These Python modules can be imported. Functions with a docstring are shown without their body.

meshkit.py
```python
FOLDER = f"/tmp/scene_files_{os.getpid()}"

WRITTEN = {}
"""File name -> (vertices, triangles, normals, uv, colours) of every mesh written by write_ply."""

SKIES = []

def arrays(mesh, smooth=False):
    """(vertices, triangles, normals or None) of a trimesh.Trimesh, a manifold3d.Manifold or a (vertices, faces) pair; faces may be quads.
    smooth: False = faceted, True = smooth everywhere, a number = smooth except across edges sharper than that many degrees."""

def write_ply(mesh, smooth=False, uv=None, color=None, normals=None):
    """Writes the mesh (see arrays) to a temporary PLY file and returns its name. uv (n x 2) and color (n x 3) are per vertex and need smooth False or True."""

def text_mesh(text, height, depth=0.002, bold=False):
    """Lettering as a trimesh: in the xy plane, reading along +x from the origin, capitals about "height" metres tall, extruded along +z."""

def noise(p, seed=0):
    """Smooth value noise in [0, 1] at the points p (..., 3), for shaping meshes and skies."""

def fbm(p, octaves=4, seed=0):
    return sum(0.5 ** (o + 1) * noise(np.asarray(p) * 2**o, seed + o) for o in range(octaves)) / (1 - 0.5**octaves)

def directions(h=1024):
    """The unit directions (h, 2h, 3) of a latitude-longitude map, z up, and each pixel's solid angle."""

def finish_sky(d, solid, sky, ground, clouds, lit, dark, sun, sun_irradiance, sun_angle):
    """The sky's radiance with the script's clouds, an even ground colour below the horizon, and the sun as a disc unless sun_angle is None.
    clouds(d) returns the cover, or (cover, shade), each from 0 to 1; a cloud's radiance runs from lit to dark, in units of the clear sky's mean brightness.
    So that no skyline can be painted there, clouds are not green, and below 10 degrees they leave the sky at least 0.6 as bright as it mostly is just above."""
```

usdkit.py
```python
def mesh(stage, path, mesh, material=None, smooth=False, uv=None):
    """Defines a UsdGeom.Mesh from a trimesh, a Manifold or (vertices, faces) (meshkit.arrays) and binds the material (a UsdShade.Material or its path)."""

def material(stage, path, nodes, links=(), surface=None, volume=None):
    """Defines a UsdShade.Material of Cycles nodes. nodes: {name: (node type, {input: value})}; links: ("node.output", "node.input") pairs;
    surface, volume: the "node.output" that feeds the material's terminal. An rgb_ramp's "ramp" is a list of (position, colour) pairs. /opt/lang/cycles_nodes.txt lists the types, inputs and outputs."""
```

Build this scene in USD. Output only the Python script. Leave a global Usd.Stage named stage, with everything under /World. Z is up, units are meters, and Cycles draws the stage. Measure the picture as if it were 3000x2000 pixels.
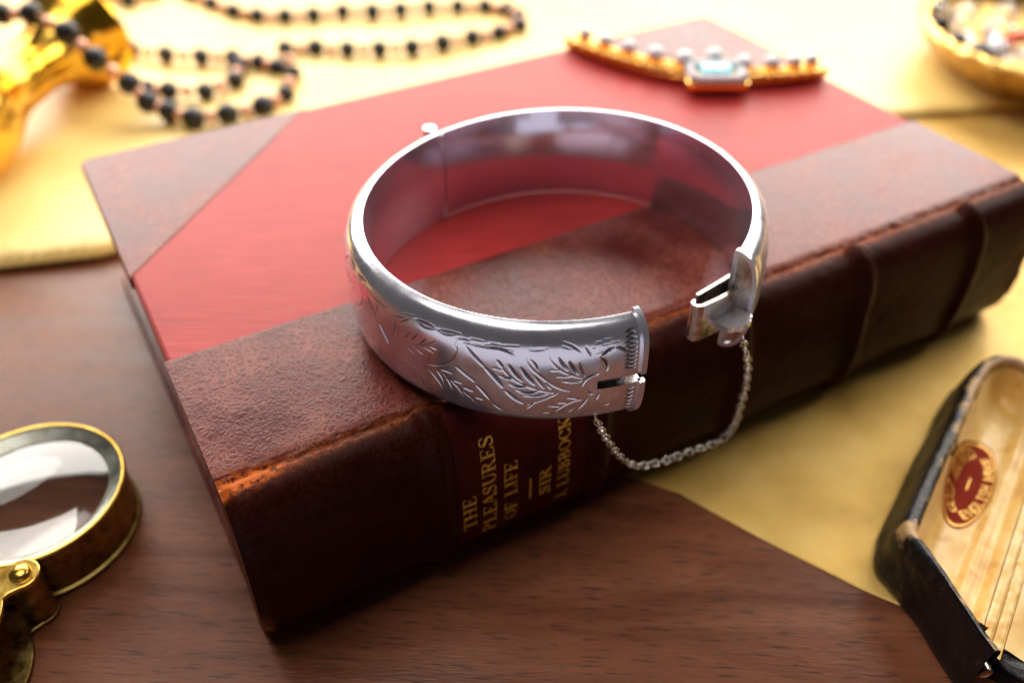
import math, random, json
import numpy as np, trimesh, usdkit, meshkit
from pxr import Usd, UsdGeom, UsdLux, Gf, UsdShade, Sdf, Vt
from shapely.geometry import Polygon, LineString, Point, box as sbox
from shapely import affinity, union_all

stage = Usd.Stage.CreateInMemory()
UsdGeom.SetStageUpAxis(stage, "Z"); UsdGeom.SetStageMetersPerUnit(stage, 1.0)
UsdGeom.Xform.Define(stage, "/World"); UsdGeom.Scope.Define(stage, "/World/Looks")
rng = np.random.default_rng(7); random.seed(7)
MM = 0.001

# ------------------------------------------------------------------ camera
PITCH = math.atan2(2266.0, 2699.0)
cam = UsdGeom.Camera.Define(stage, "/World/Camera")
cam.CreateHorizontalApertureAttr(36.0); cam.CreateVerticalApertureAttr(24.0)
cam.CreateFocalLengthAttr(36.0 * 2699.0 / 3000.0)
cam.CreateClippingRangeAttr(Gf.Vec2f(0.01, 50.0))
cam.CreateFStopAttr(10.5); cam.CreateFocusDistanceAttr(0.134)
cam.CreateExposureAttr(0.0)
cx_ = UsdGeom.Xformable(cam)
cx_.AddTranslateOp().Set(Gf.Vec3d(0, 0, 0.134)); cx_.AddRotateXOp().Set(90.0 - math.degrees(PITCH))

# ------------------------------------------------------------------ materials helper
def mat(name, nodes, links=(), surface="p.BSDF", volume=None):
    return usdkit.material(stage, "/World/Looks/" + name, nodes, links, surface=surface, volume=volume)

# ------------------------------------------------------------------ light: a bright window behind, soft room
dome = UsdLux.DomeLight.Define(stage, "/World/RoomLight")
dm = mat("room", {"b": ("background_shader", {"color": (1.0, 0.94, 0.96), "strength": 0.05})}, surface="b.background")
UsdShade.MaterialBindingAPI.Apply(dome.GetPrim()).Bind(dm)

def rect(name, pos, target, w, h, inten, color):
    l = UsdLux.RectLight.Define(stage, "/World/" + name)
    l.CreateWidthAttr(w); l.CreateHeightAttr(h); l.CreateIntensityAttr(inten); l.CreateColorAttr(Gf.Vec3f(*color))
    p, t = Gf.Vec3d(*pos), Gf.Vec3d(*target)
    m = Gf.Matrix4d().SetLookAt(p, t, Gf.Vec3d(0, 0, 1)).GetInverse()
    UsdGeom.Xformable(l).AddTransformOp().Set(m)
    return l
rect("WindowLight", (-0.05, 0.68, 0.30), (0, 0.25, 0.02), 1.1, 0.34, 8.4, (1.0, 0.94, 0.87))
rect("CeilingLight", (-0.16, 0.24, 0.95), (-0.10, 0.19, 0), 0.5, 0.66, 4.3, (1.0, 0.94, 0.89))
rect("AddedReflectionLight", (-0.25, -0.75, -0.26), (0.0, 0.10, 0.04), 2.2, 0.62, 0.68, (0.95, 0.90, 1.0))  # added lamp below table level, there only for reflections in the silver
rect("RightLight", (0.55, 0.48, 0.45), (0.1, 0.18, 0), 0.35, 0.35, 7.0, (1.0, 0.95, 0.88))

# ------------------------------------------------------------------ prim helpers (all shapes are given in millimetres)
taken = {}
def numbered(parent, name):
    k = (parent, name); n = taken.get(k, 0); taken[k] = n + 1
    return name if n == 0 else f"{name}_{n:03d}"
base_of = {}
def tag(prim, label=None, cat=None, group=None, kind=None):
    for k, v in (("label", label), ("category", cat), ("group", group), ("kind", kind)):
        if v: prim.SetCustomDataByKey(k, v)
def thing(name, label, cat, loc=(0, 0, 0), group=None):
    p = "/World/" + numbered("/World", name)
    x = UsdGeom.Xform.Define(stage, p); x.AddTranslateOp().Set(Gf.Vec3d(*(np.array(loc, float) * MM)))
    tag(x.GetPrim(), label, cat, group); base_of[p] = np.array(loc, float)
    return p
def vf(m):
    if isinstance(m, trimesh.Trimesh): return np.array(m.vertices, float), np.array(m.faces)
    v, f = np.asarray(m[0], float), np.asarray(m[1], int)
    if f.shape[1] == 4: f = np.vstack([f[:, [0, 1, 2]], f[:, [0, 2, 3]]])
    return v, f
def obj(parent, name, m, material, smooth=35, label=None, wear_shade=None, kind=None, cat=None, group=None, color=None):
    """one Mesh prim under a thing (or under one of its parts); vertices in world millimetres"""
    v, f = vf(m)
    used, inv = np.unique(f.ravel(), return_inverse=True); v, f = v[used], inv.reshape(f.shape)
    if wear_shade is not None: wear_shade = np.asarray(wear_shade)[used]
    root = parent or "/World"
    b = np.zeros(3); q = root
    while q and q != "/World":
        if q in base_of: b = base_of[q]; break
        q = q.rsplit("/", 1)[0]
    p = root + "/" + numbered(root, name)
    vm = (v - b) * MM
    attr = {}
    if wear_shade is not None: smooth = True
    me = usdkit.mesh(stage, p, trimesh.Trimesh(vm, f, process=False), material, smooth=smooth)
    if wear_shade is not None:
        UsdGeom.PrimvarsAPI(me).CreatePrimvar("wear_shade", Sdf.ValueTypeNames.FloatArray, "vertex").Set(Vt.FloatArray.FromNumpy(np.asarray(wear_shade, np.float32)))
    tag(me.GetPrim(), label, cat, group, kind)
    return p
def grid(P, closed_u=False, closed_v=False):
    """quads over P[i, j]"""
    n, m = P.shape[:2]
    I, J = np.meshgrid(np.arange(n if closed_u else n - 1), np.arange(m if closed_v else m - 1), indexing="ij")
    a = I * m + J; b_ = ((I + 1) % n) * m + J; c = ((I + 1) % n) * m + (J + 1) % m; d = I * m + (J + 1) % m
    return P.reshape(-1, 3), np.stack([a, b_, c, d], -1).reshape(-1, 4)
def tri(g):
    v, f = g; f = np.asarray(f)
    if f.shape[1] == 4: f = np.vstack([f[:, [0, 1, 2]], f[:, [0, 2, 3]]])
    return trimesh.Trimesh(v, f, process=False)
def cat(*ms): return trimesh.util.concatenate([m if isinstance(m, trimesh.Trimesh) else tri(m) for m in ms])
def tube(pts, r, n=10, closed=False, cap=True):
    P = np.asarray(pts, float); r = np.broadcast_to(r, len(P)).astype(float)
    T = np.gradient(P, axis=0) if not closed else np.roll(P, -1, 0) - np.roll(P, 1, 0)
    T /= np.linalg.norm(T, axis=1)[:, None]
    up = np.array([0, 0, 1.0]); 
    if abs(T[:, 2]).mean() > .8: up = np.array([1.0, 0, 0])
    A = np.cross(T, up); A /= np.linalg.norm(A, axis=1)[:, None] + 1e-12; B = np.cross(A, T)
    t = np.linspace(0, 2 * np.pi, n, endpoint=False)
    G = P[:, None] + (A[:, None] * np.cos(t)[None, :, None] + B[:, None] * np.sin(t)[None, :, None]) * r[:, None, None]
    v, f = grid(G, closed_u=closed, closed_v=True); m = tri((v, f))
    if cap and not closed:
        k = len(v); v2 = np.vstack([v, P[0], P[-1]]); L = len(P)
        ex = [[k, (j + 1) % n, j] for j in range(n)] + [[k + 1, (L - 1) * n + j, (L - 1) * n + (j + 1) % n] for j in range(n)]
        m = trimesh.Trimesh(v2, np.vstack([m.faces, ex]), process=False)
    return m
def spline(pts, n):
    from scipy.interpolate import CubicSpline
    p = np.asarray(pts, float); d = np.r_[0, np.cumsum(np.linalg.norm(np.diff(p, axis=0), axis=1))]
    return CubicSpline(d, p)(np.linspace(0, d[-1], n))
def rounded_poly(poly, z0, z1, bev=0.5, steps=3):
    """a slab with rounded top and bottom edges over a shapely polygon (convex-ish outlines)"""
    n = max(60, int(poly.length / 0.8))
    rings = []
    for z, ins in [(z0, bev)] + [(z0 + bev * (1 - math.cos(t)), bev * (1 - math.sin(t))) for t in np.linspace(0.01, np.pi / 2, steps)] + [(z1 - bev * (1 - math.cos(t)), bev * (1 - math.sin(t))) for t in np.linspace(np.pi / 2, 0.01, steps)] + [(z1, bev)]:
        q = poly.buffer(-ins, join_style=1) if ins > 1e-6 else poly
        L = q.exterior; c = q.centroid
        if L.is_ccw is False: L = LineString(list(L.coords)[::-1])
        # same start direction for each ring
        pts = np.array([L.interpolate(t, normalized=True).coords[0] for t in np.linspace(0, 1, 720, endpoint=False)])
        ang = np.unwrap(np.arctan2(pts[:, 1] - c.y, pts[:, 0] - c.x)); 
        rings.append((z, pts, ang))
    # sample by arc position of the outer polygon, nearest points on each ring
    L = poly.exterior; L = LineString(list(L.coords) if L.is_ccw else list(L.coords)[::-1])
    base = np.array([L.interpolate(t, normalized=True).coords[0] for t in np.linspace(0, 1, n, endpoint=False)])
    out = []
    for z, pts, _ in rings:
        LR = LineString(np.vstack([pts, pts[:1]]))
        P = np.array([LR.interpolate(LR.project(Point(*b))).coords[0] for b in base]); out.append(np.column_stack([P, np.full(n, z)]))
    G = np.array(out); v, f = grid(G, closed_v=True); side = tri((v, f))
    def capm(ring, flip):
        m = trimesh.creation.triangulate_polygon(Polygon(ring[:, :2]), engine="earcut")
        vv, ff = m; vv = np.column_stack([vv, np.full(len(vv), ring[0, 2])])
        t = trimesh.Trimesh(vv, ff, process=False)
        if (t.face_normals[:, 2].mean() > 0) == flip: t.invert()
        return t
    m = cat(side, capm(G[0], True), capm(G[-1], False))
    m.merge_vertices(); m.fix_normals(); return m
def lathe(prof, n=64):
    p = np.asarray(prof, float); t = np.linspace(0, 2 * np.pi, n, endpoint=False)
    G = np.stack([p[:, 0][:, None] * np.cos(t), p[:, 0][:, None] * np.sin(t), np.broadcast_to(p[:, 1][:, None], (len(p), n))], -1)
    return tri(grid(G, closed_v=True))
def frame(m, origin, ax, ay, az):
    m = m.copy(); M = np.eye(4); M[:3, 0] = ax; M[:3, 1] = ay; M[:3, 2] = az; M[:3, 3] = origin; m.apply_transform(M); return m
def unit(v): v = np.asarray(v, float); return v / np.linalg.norm(v)

# ------------------------------------------------------------------ materials
def leather(name, c1, c2, crease, worn, rough=0.26, scale=980.0, bump=0.000024, crease_amt=0.5, coat=0.0, spec=0.26, wearcol=(0.55, 0.12, 0.02)):
    return mat(name, {
        "t": ("texture_coordinate", {}),
        "nd": ("noise_texture", {"scale": 420.0, "detail": 3.0}),
        "mx": ("mix_vector", {"fac": 0.0016}), "ad": ("vector_math", {"math_type": "multiply_add", "vector2": (0.0022, 0.0022, 0.0022)}),
        "v": ("voronoi_texture", {"feature": "distance_to_edge", "scale": scale}),
        "v2": ("voronoi_texture", {"feature": "distance_to_edge", "scale": scale * 2.3}),
        "cr": ("map_range", {"from_min": 0.0, "from_max": 0.16, "to_min": 1.0, "to_max": 0.0, "clamp": True}),
        "h": ("map_range", {"from_min": 0.0, "from_max": 0.35, "to_min": 0.0, "to_max": 1.0, "clamp": True}),
        "h2": ("map_range", {"from_min": 0.0, "from_max": 0.3, "to_min": 0.0, "to_max": 0.25, "clamp": True}),
        "hs": ("math", {"math_type": "add"}),
        "n": ("noise_texture", {"scale": 60.0, "detail": 5.0, "roughness": 0.65}),
        "nb": ("noise_texture", {"scale": 1800.0, "detail": 3.0}),
        "r": ("rgb_ramp", {"ramp": [(0.3, c1), (0.7, c2)]}),
        "pn": ("map_range", {"from_min": 0.42, "from_max": 0.66, "to_min": 0.0, "to_max": crease_amt, "clamp": True}),
        "pc": ("math", {"math_type": "multiply"}),
        "mc": ("mix_color", {"b": crease}),
        "w": ("attribute", {"attribute": "wear_shade"}),
        "wn": ("noise_texture", {"scale": 900.0, "detail": 4.0, "roughness": 0.7}),
        "wr": ("map_range", {"from_min": 0.35, "from_max": 0.6, "to_min": 0.0, "to_max": 1.6, "clamp": True}),
        "wm": ("math", {"math_type": "multiply", "use_clamp": True}),
        "mw": ("mix_color", {"b": wearcol}),
        "rr": ("map_range", {"from_min": 0.2, "from_max": 0.8, "to_min": rough - 0.08, "to_max": rough + 0.14}),
        "b": ("bump", {"strength": 1.0, "distance": bump}),
        "p": ("principled_bsdf", {"specular_ior_level": spec, "coat_weight": coat, "coat_roughness": 0.22})},
        [("t.object", "nd.vector"), ("nd.color", "ad.vector1"), ("t.object", "ad.vector3"), ("ad.vector", "v.vector"), ("ad.vector", "v2.vector"), ("t.object", "n.vector"), ("t.object", "nb.vector"),
         ("v.distance", "cr.value"), ("v.distance", "h.value"), ("v2.distance", "h2.value"), ("h.result", "hs.value1"), ("h2.result", "hs.value2"),
         ("n.fac", "r.fac"), ("n.fac", "pn.value"), ("pn.result", "pc.value1"), ("cr.result", "pc.value2"), ("pc.value", "mc.fac"), ("r.color", "mc.a"),
         ("t.object", "wn.vector"), ("wn.fac", "wr.value"), ("wr.result", "wm.value1"), ("w.fac", "wm.value2"), ("wm.value", "mw.fac"), ("mc.result", "mw.a"),
         ("mw.result", "p.base_color"), ("n.fac", "rr.value"), ("rr.result", "p.roughness"), ("hs.value", "b.height"), ("b.normal", "p.normal"), ("b.normal", "p.coat_normal")])
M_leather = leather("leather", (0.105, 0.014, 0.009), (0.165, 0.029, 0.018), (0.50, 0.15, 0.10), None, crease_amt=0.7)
M_spine_shaded = leather("shaded_spine_leather", (0.020, 0.003, 0.002), (0.036, 0.005, 0.003), (0.14, 0.035, 0.022), None, rough=0.38, crease_amt=0.25, spec=0.05)  # darker than the cover leather: shade of the unlit spine is in the colour
M_label = leather("label_leather", (0.035, 0.004, 0.004), (0.07, 0.008, 0.007), (0.2, 0.03, 0.02), None, rough=0.34, bump=0.00003, crease_amt=0.15, spec=0.06)
M_cloth = mat("book_cloth", {
    "t": ("texture_coordinate", {}), "m": ("mapping", {"scale": (120.0, 1500.0, 400.0), "rotation": (0, 0, -0.52)}), "n": ("noise_texture", {"scale": 1.0, "detail": 4.0}),
    "n2": ("noise_texture", {"scale": 35.0, "detail": 4.0}), "wv": ("noise_texture", {"scale": 5000.0, "detail": 1.0}),
    "mx": ("mix_float", {"fac": 0.5}), "r": ("rgb_ramp", {"ramp": [(0.28, (0.30, 0.012, 0.013)), (0.5, (0.44, 0.022, 0.021)), (0.72, (0.56, 0.045, 0.036))]}),
    "b": ("bump", {"strength": 0.8, "distance": 0.00007}),
    "p": ("principled_bsdf", {"roughness": 0.5, "specular_ior_level": 0.32, "sheen_weight": 0.12, "sheen_roughness": 0.5, "sheen_tint": (1, 0.5, 0.42)})},
    [("t.object", "m.vector"), ("m.vector", "n.vector"), ("t.object", "n2.vector"), ("t.object", "wv.vector"), ("n.fac", "mx.a"), ("n2.fac", "mx.b"), ("mx.result", "r.fac"), ("r.color", "p.base_color"), ("n.fac", "b.height"), ("b.normal", "p.normal")])
M_page = mat("page_edges", {"t": ("texture_coordinate", {}), "m": ("mapping", {"scale": (20.0, 20.0, 6000.0)}), "n": ("noise_texture", {"scale": 1.0, "detail": 2.0}),
    "r": ("rgb_ramp", {"ramp": [(0.35, (0.45, 0.33, 0.2)), (0.65, (0.75, 0.64, 0.48))]}), "b": ("bump", {"distance": 0.0001}), "p": ("principled_bsdf", {"roughness": 0.8})},
    [("t.object", "m.vector"), ("m.vector", "n.vector"), ("n.fac", "r.fac"), ("r.color", "p.base_color"), ("n.fac", "b.height"), ("b.normal", "p.normal")])
def metal(name, c1, c2, rough, rvar=0.08, nscale=120.0, bump=0.0, bscale=400.0, stretch=(1, 1, 1), met=1.0):
    return mat(name, {"t": ("texture_coordinate", {}), "m": ("mapping", {"scale": stretch}), "n": ("noise_texture", {"scale": nscale, "detail": 5.0, "roughness": 0.6}), "nb": ("noise_texture", {"scale": bscale, "detail": 3.0}),
        "r": ("rgb_ramp", {"ramp": [(0.35, c1), (0.65, c2)]}), "rr": ("map_range", {"from_min": 0.3, "from_max": 0.7, "to_min": max(rough - rvar, 0.03), "to_max": rough + rvar}),
        "b": ("bump", {"strength": 1.0, "distance": bump}), "p": ("principled_bsdf", {"metallic": met})},
        [("t.object", "m.vector"), ("m.vector", "n.vector"), ("m.vector", "nb.vector"), ("n.fac", "r.fac"), ("r.color", "p.base_color"), ("n.fac", "rr.value"), ("rr.result", "p.roughness")] + ([("nb.fac", "b.height"), ("b.normal", "p.normal")] if bump else []))
M_silver = metal("silver", (0.82, 0.80, 0.87), (0.92, 0.90, 0.96), 0.25, 0.06, 150.0, 0.000012, 260.0, met=0.82)
M_engraved = mat("engraved_silver", {"t": ("texture_coordinate", {}), "n": ("noise_texture", {"scale": 150.0, "detail": 5.0, "roughness": 0.6}), "nb": ("noise_texture", {"scale": 260.0, "detail": 3.0}),
    "ms": ("mapping", {"scale": (300.0, 300.0, 5000.0)}), "ns": ("noise_texture", {"scale": 1.0, "detail": 2.0}), "w": ("attribute", {"attribute": "wear_shade"}),
    "r": ("rgb_ramp", {"ramp": [(0.35, (0.80, 0.80, 0.89)), (0.65, (0.90, 0.90, 0.98))]}), "mc": ("mix_color", {"b": (0.03, 0.024, 0.03)}), "rr": ("map_range", {"from_min": 0.3, "from_max": 0.7, "to_min": 0.16, "to_max": 0.27}),
    "b": ("bump", {"strength": 1.0, "distance": 0.000012}), "b2": ("bump", {"strength": 0.4, "distance": 0.000006}), "p": ("principled_bsdf", {"metallic": 0.88})},
    [("t.object", "n.vector"), ("t.object", "nb.vector"), ("t.object", "ms.vector"), ("ms.vector", "ns.vector"), ("n.fac", "r.fac"), ("r.color", "mc.a"), ("w.fac", "mc.fac"), ("mc.result", "p.base_color"), ("n.fac", "rr.value"), ("rr.result", "p.roughness"), ("nb.fac", "b.height"), ("ns.fac", "b2.height"), ("b.normal", "b2.normal"), ("b2.normal", "p.normal")])
M_silver_in = metal("silver_lining", (0.77, 0.73, 0.88), (0.88, 0.84, 0.98), 0.12, 0.05, 60.0, 0.00003, 120.0, met=0.92)
M_silver_warm = metal("tarnished_silver", (0.60, 0.54, 0.47), (0.84, 0.80, 0.74), 0.24, 0.08, 300.0, 0.00001, 700.0)
M_brass = metal("brass", (0.72, 0.42, 0.07), (0.90, 0.62, 0.16), 0.26, 0.08, 220.0, 0.00001, 900.0)
M_brass_dark = metal("tarnished_brass", (0.16, 0.11, 0.03), (0.42, 0.29, 0.09), 0.36, 0.1, 500.0, 0.00002, 1200.0)
M_brass_in = metal("brass_inner", (0.66, 0.68, 0.54), (0.84, 0.85, 0.74), 0.36, 0.08, 300.0)
M_gold = metal("gold", (0.90, 0.50, 0.10), (0.95, 0.62, 0.18), 0.22, 0.06, 200.0)
M_ornament = metal("gilt_ornament", (0.88, 0.46, 0.03), (0.95, 0.62, 0.10), 0.2, 0.08, 60.0, 0.0002, 90.0)
M_gilt = mat("gilt_lettering", {"t": ("texture_coordinate", {}), "n": ("noise_texture", {"scale": 1500.0, "detail": 3.0}), "r": ("rgb_ramp", {"ramp": [(0.36, (0.45, 0.2, 0.02)), (0.6, (0.95, 0.55, 0.06))]}), "p": ("principled_bsdf", {"metallic": 0.25, "roughness": 0.4})},
    [("t.object", "n.vector"), ("n.fac", "r.fac"), ("r.color", "p.base_color")])
def plain(name, col, rough=0.5, **k):
    return mat(name, {"t": ("texture_coordinate", {}), "n": ("noise_texture", {"scale": 700.0, "detail": 3.0}), "r": ("rgb_ramp", {"ramp": [(0.3, tuple(c * 0.82 for c in col)), (0.7, col)]}), "p": ("principled_bsdf", {"roughness": rough, **k})},
               [("t.object", "n.vector"), ("n.fac", "r.fac"), ("r.color", "p.base_color")])
M_bead = plain("black_bead", (0.012, 0.010, 0.011), 0.32)
M_copper = plain("rose_bead", (0.98, 0.52, 0.34), 0.25, metallic=0.5)
M_pearl = plain("pearl", (0.85, 0.82, 0.86), 0.12, coat_weight=0.6)
M_dark_gem = plain("dark_gem", (0.03, 0.028, 0.03), 0.12)
M_aqua = plain("aqua_gem", (0.12, 0.70, 0.80), 0.2, coat_weight=0.3)
M_crystal = mat("crystal", {"p": ("principled_bsdf", {"base_color": (0.96, 0.96, 1.0), "roughness": 0.04, "transmission_weight": 0.85, "ior": 1.6})})
M_coral = plain("coral", (0.9, 0.11, 0.005), 0.35)
M_thread = plain("thread", (0.75, 0.38, 0.15), 0.6)
M_crumb = plain("crumb", (0.85, 0.66, 0.45), 0.7)
M_glass = mat("lens_glass", {"f0": ("layer_weight", {"blend": 0.5}), "pw": ("math", {"math_type": "power", "value2": 3.0}), "f": ("map_range", {"from_min": 0.0, "from_max": 1.0, "to_min": 0.06, "to_max": 0.7}), "t": ("transparent_bsdf", {"color": (0.97, 0.98, 0.97)}), "g": ("glossy_bsdf", {"color": (1, 1, 1), "roughness": 0.06}), "m": ("mix_closure", {})}, [("f0.facing", "pw.value1"), ("pw.value", "f.value"), ("f.result", "m.fac"), ("t.BSDF", "m.closure1"), ("g.BSDF", "m.closure2")], surface="m.closure")
M_hollow = plain("slot_dark", (0.03, 0.028, 0.026), 0.6)
M_wood = mat("walnut_table", {
    "t": ("texture_coordinate", {}), "rot": ("mapping", {"rotation": (0, 0, 0.06)}),
    "m1": ("mapping", {"scale": (14.0, 130.0, 1.0)}), "n1": ("noise_texture", {"scale": 1.0, "detail": 5.0, "roughness": 0.6, "distortion": 0.6}),
    "m2": ("mapping", {"scale": (190.0, 1900.0, 1.0)}), "n2": ("noise_texture", {"scale": 1.0, "detail": 3.0, "roughness": 0.55}),
    "m3": ("mapping", {"scale": (330.0, 2300.0, 1.0)}), "n3": ("noise_texture", {"scale": 1.0, "detail": 3.0, "distortion": 0.4}),
    "r1": ("rgb_ramp", {"ramp": [(0.3, (0.125, 0.035, 0.012)), (0.55, (0.21, 0.066, 0.025)), (0.75, (0.28, 0.098, 0.04))]}),
    "pr": ("map_range", {"from_min": 0.33, "from_max": 0.45, "to_min": 0.8, "to_max": 0.0, "clamp": True}),
    "mc": ("mix_color", {"b": (0.04, 0.014, 0.008)}),
    "b": ("bump", {"strength": 1.0, "distance": 0.00006}), "rr": ("map_range", {"from_min": 0.3, "from_max": 0.7, "to_min": 0.26, "to_max": 0.40}),
    "p": ("principled_bsdf", {"specular_ior_level": 0.32})},
    [("t.object", "rot.vector"), ("rot.vector", "m1.vector"), ("rot.vector", "m2.vector"), ("rot.vector", "m3.vector"), ("m1.vector", "n1.vector"), ("m2.vector", "n2.vector"), ("m3.vector", "n3.vector"),
     ("n1.fac", "r1.fac"), ("r1.color", "mc.a"), ("n2.fac", "pr.value"), ("pr.result", "mc.fac"), ("mc.result", "p.base_color"), ("n3.fac", "b.height"), ("b.normal", "p.normal"), ("n1.fac", "rr.value"), ("rr.result", "p.roughness")])
M_satin = mat("yellow_satin", {"t": ("texture_coordinate", {}), "n": ("noise_texture", {"scale": 25.0, "detail": 3.0}), "r": ("rgb_ramp", {"ramp": [(0.3, (0.90, 0.60, 0.15)), (0.7, (0.94, 0.69, 0.23))]}),
    "w": ("wave_texture", {"scale": 900.0, "bands_direction": "x", "distortion": 1.0}), "b": ("bump", {"strength": 0.3, "distance": 0.00003}),
    "p": ("principled_bsdf", {"roughness": 0.45, "specular_ior_level": 0.8, "sheen_weight": 0.4, "sheen_roughness": 0.4, "sheen_tint": (1, 0.85, 0.5)})},
    [("t.object", "n.vector"), ("n.fac", "r.fac"), ("r.color", "p.base_color"), ("t.object", "w.vector"), ("w.fac", "b.height"), ("b.normal", "p.normal")])
M_organza = mat("gold_organza", {"t": ("texture_coordinate", {}), "m": ("mapping", {"rotation": (0, 0, -0.62)}),
    "wx": ("wave_texture", {"scale": 700.0, "bands_direction": "x", "distortion": 1.2, "detail_scale": 2.0}), "wy": ("wave_texture", {"scale": 700.0, "bands_direction": "y", "distortion": 1.2, "detail_scale": 2.0}),
    "mx": ("mix_float", {"fac": 0.5}), "n": ("noise_texture", {"scale": 60.0, "detail": 4.0}), "r": ("rgb_ramp", {"ramp": [(0.3, (0.52, 0.29, 0.045)), (0.5, (0.70, 0.43, 0.09)), (0.7, (0.80, 0.53, 0.15))]}),
    "b": ("bump", {"strength": 0.8, "distance": 0.00006}), "p": ("principled_bsdf", {"roughness": 0.38, "metallic": 0.35, "specular_ior_level": 0.5, "sheen_weight": 0.3, "sheen_tint": (1, 0.85, 0.5)})},
    [("t.object", "m.vector"), ("m.vector", "wx.vector"), ("m.vector", "wy.vector"), ("wx.fac", "mx.a"), ("wy.fac", "mx.b"), ("t.object", "n.vector"), ("n.fac", "r.fac"), ("r.color", "p.base_color"), ("mx.result", "b.height"), ("b.normal", "p.normal")])
M_case = mat("black_leatherette", {"t": ("texture_coordinate", {}), "n": ("noise_texture", {"scale": 1400.0, "detail": 4.0, "roughness": 0.65}), "n2": ("noise_texture", {"scale": 230.0, "detail": 6.0, "roughness": 0.7}),
    "w": ("attribute", {"attribute": "wear_shade"}), "ad": ("math", {"math_type": "add"}), "wr": ("map_range", {"from_min": 0.80, "from_max": 0.92, "to_min": 0.0, "to_max": 1.0, "clamp": True}),
    "mc": ("mix_color", {"a": (0.008, 0.007, 0.009), "b": (0.55, 0.33, 0.14)}), "b": ("bump", {"strength": 1.0, "distance": 0.00018}),
    "p": ("principled_bsdf", {"roughness": 0.34, "specular_ior_level": 0.55})},
    [("t.object", "n.vector"), ("t.object", "n2.vector"), ("n2.fac", "ad.value1"), ("w.fac", "ad.value2"), ("ad.value", "wr.value"), ("wr.result", "mc.fac"), ("mc.result", "p.base_color"), ("n.fac", "b.height"), ("b.normal", "p.normal")])
M_lining = mat("satin_lining", {"t": ("texture_coordinate", {}), "n": ("noise_texture", {"scale": 140.0, "detail": 6.0, "roughness": 0.6}), "m": ("mapping", {"rotation": (0, 0, -0.98), "scale": (2600.0, 120.0, 1.0)}), "n2": ("noise_texture", {"scale": 1.0, "detail": 2.0}),
    "r": ("rgb_ramp", {"ramp": [(0.28, (0.58, 0.26, 0.04)), (0.45, (0.84, 0.50, 0.12)), (0.7, (0.92, 0.66, 0.25))]}), "b": ("bump", {"strength": 0.7, "distance": 0.00006}),
    "p": ("principled_bsdf", {"roughness": 0.33, "specular_ior_level": 0.6, "sheen_weight": 0.25, "sheen_tint": (1, 0.9, 0.7)})},
    [("t.object", "n.vector"), ("n.fac", "r.fac"), ("r.color", "p.base_color"), ("t.object", "m.vector"), ("m.vector", "n2.vector"), ("n2.fac", "b.height"), ("b.normal", "p.normal")])
M_stamp = plain("stamp_ink", (0.26, 0.02, 0.004), 0.8, specular_ior_level=0.15)
M_stamp_gold = plain("stamp_gold", (0.85, 0.46, 0.08), 0.4, metallic=0.4)

# ================================================================== the setting: table and cloths
tb = trimesh.creation.box((1600, 1000, 30)); tb.apply_translation((0, 545, -15))
tp = obj(None, "table_top", tb, M_wood, smooth=False, kind="structure", label="brown walnut table top with fine dark grain", cat="table")

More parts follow.
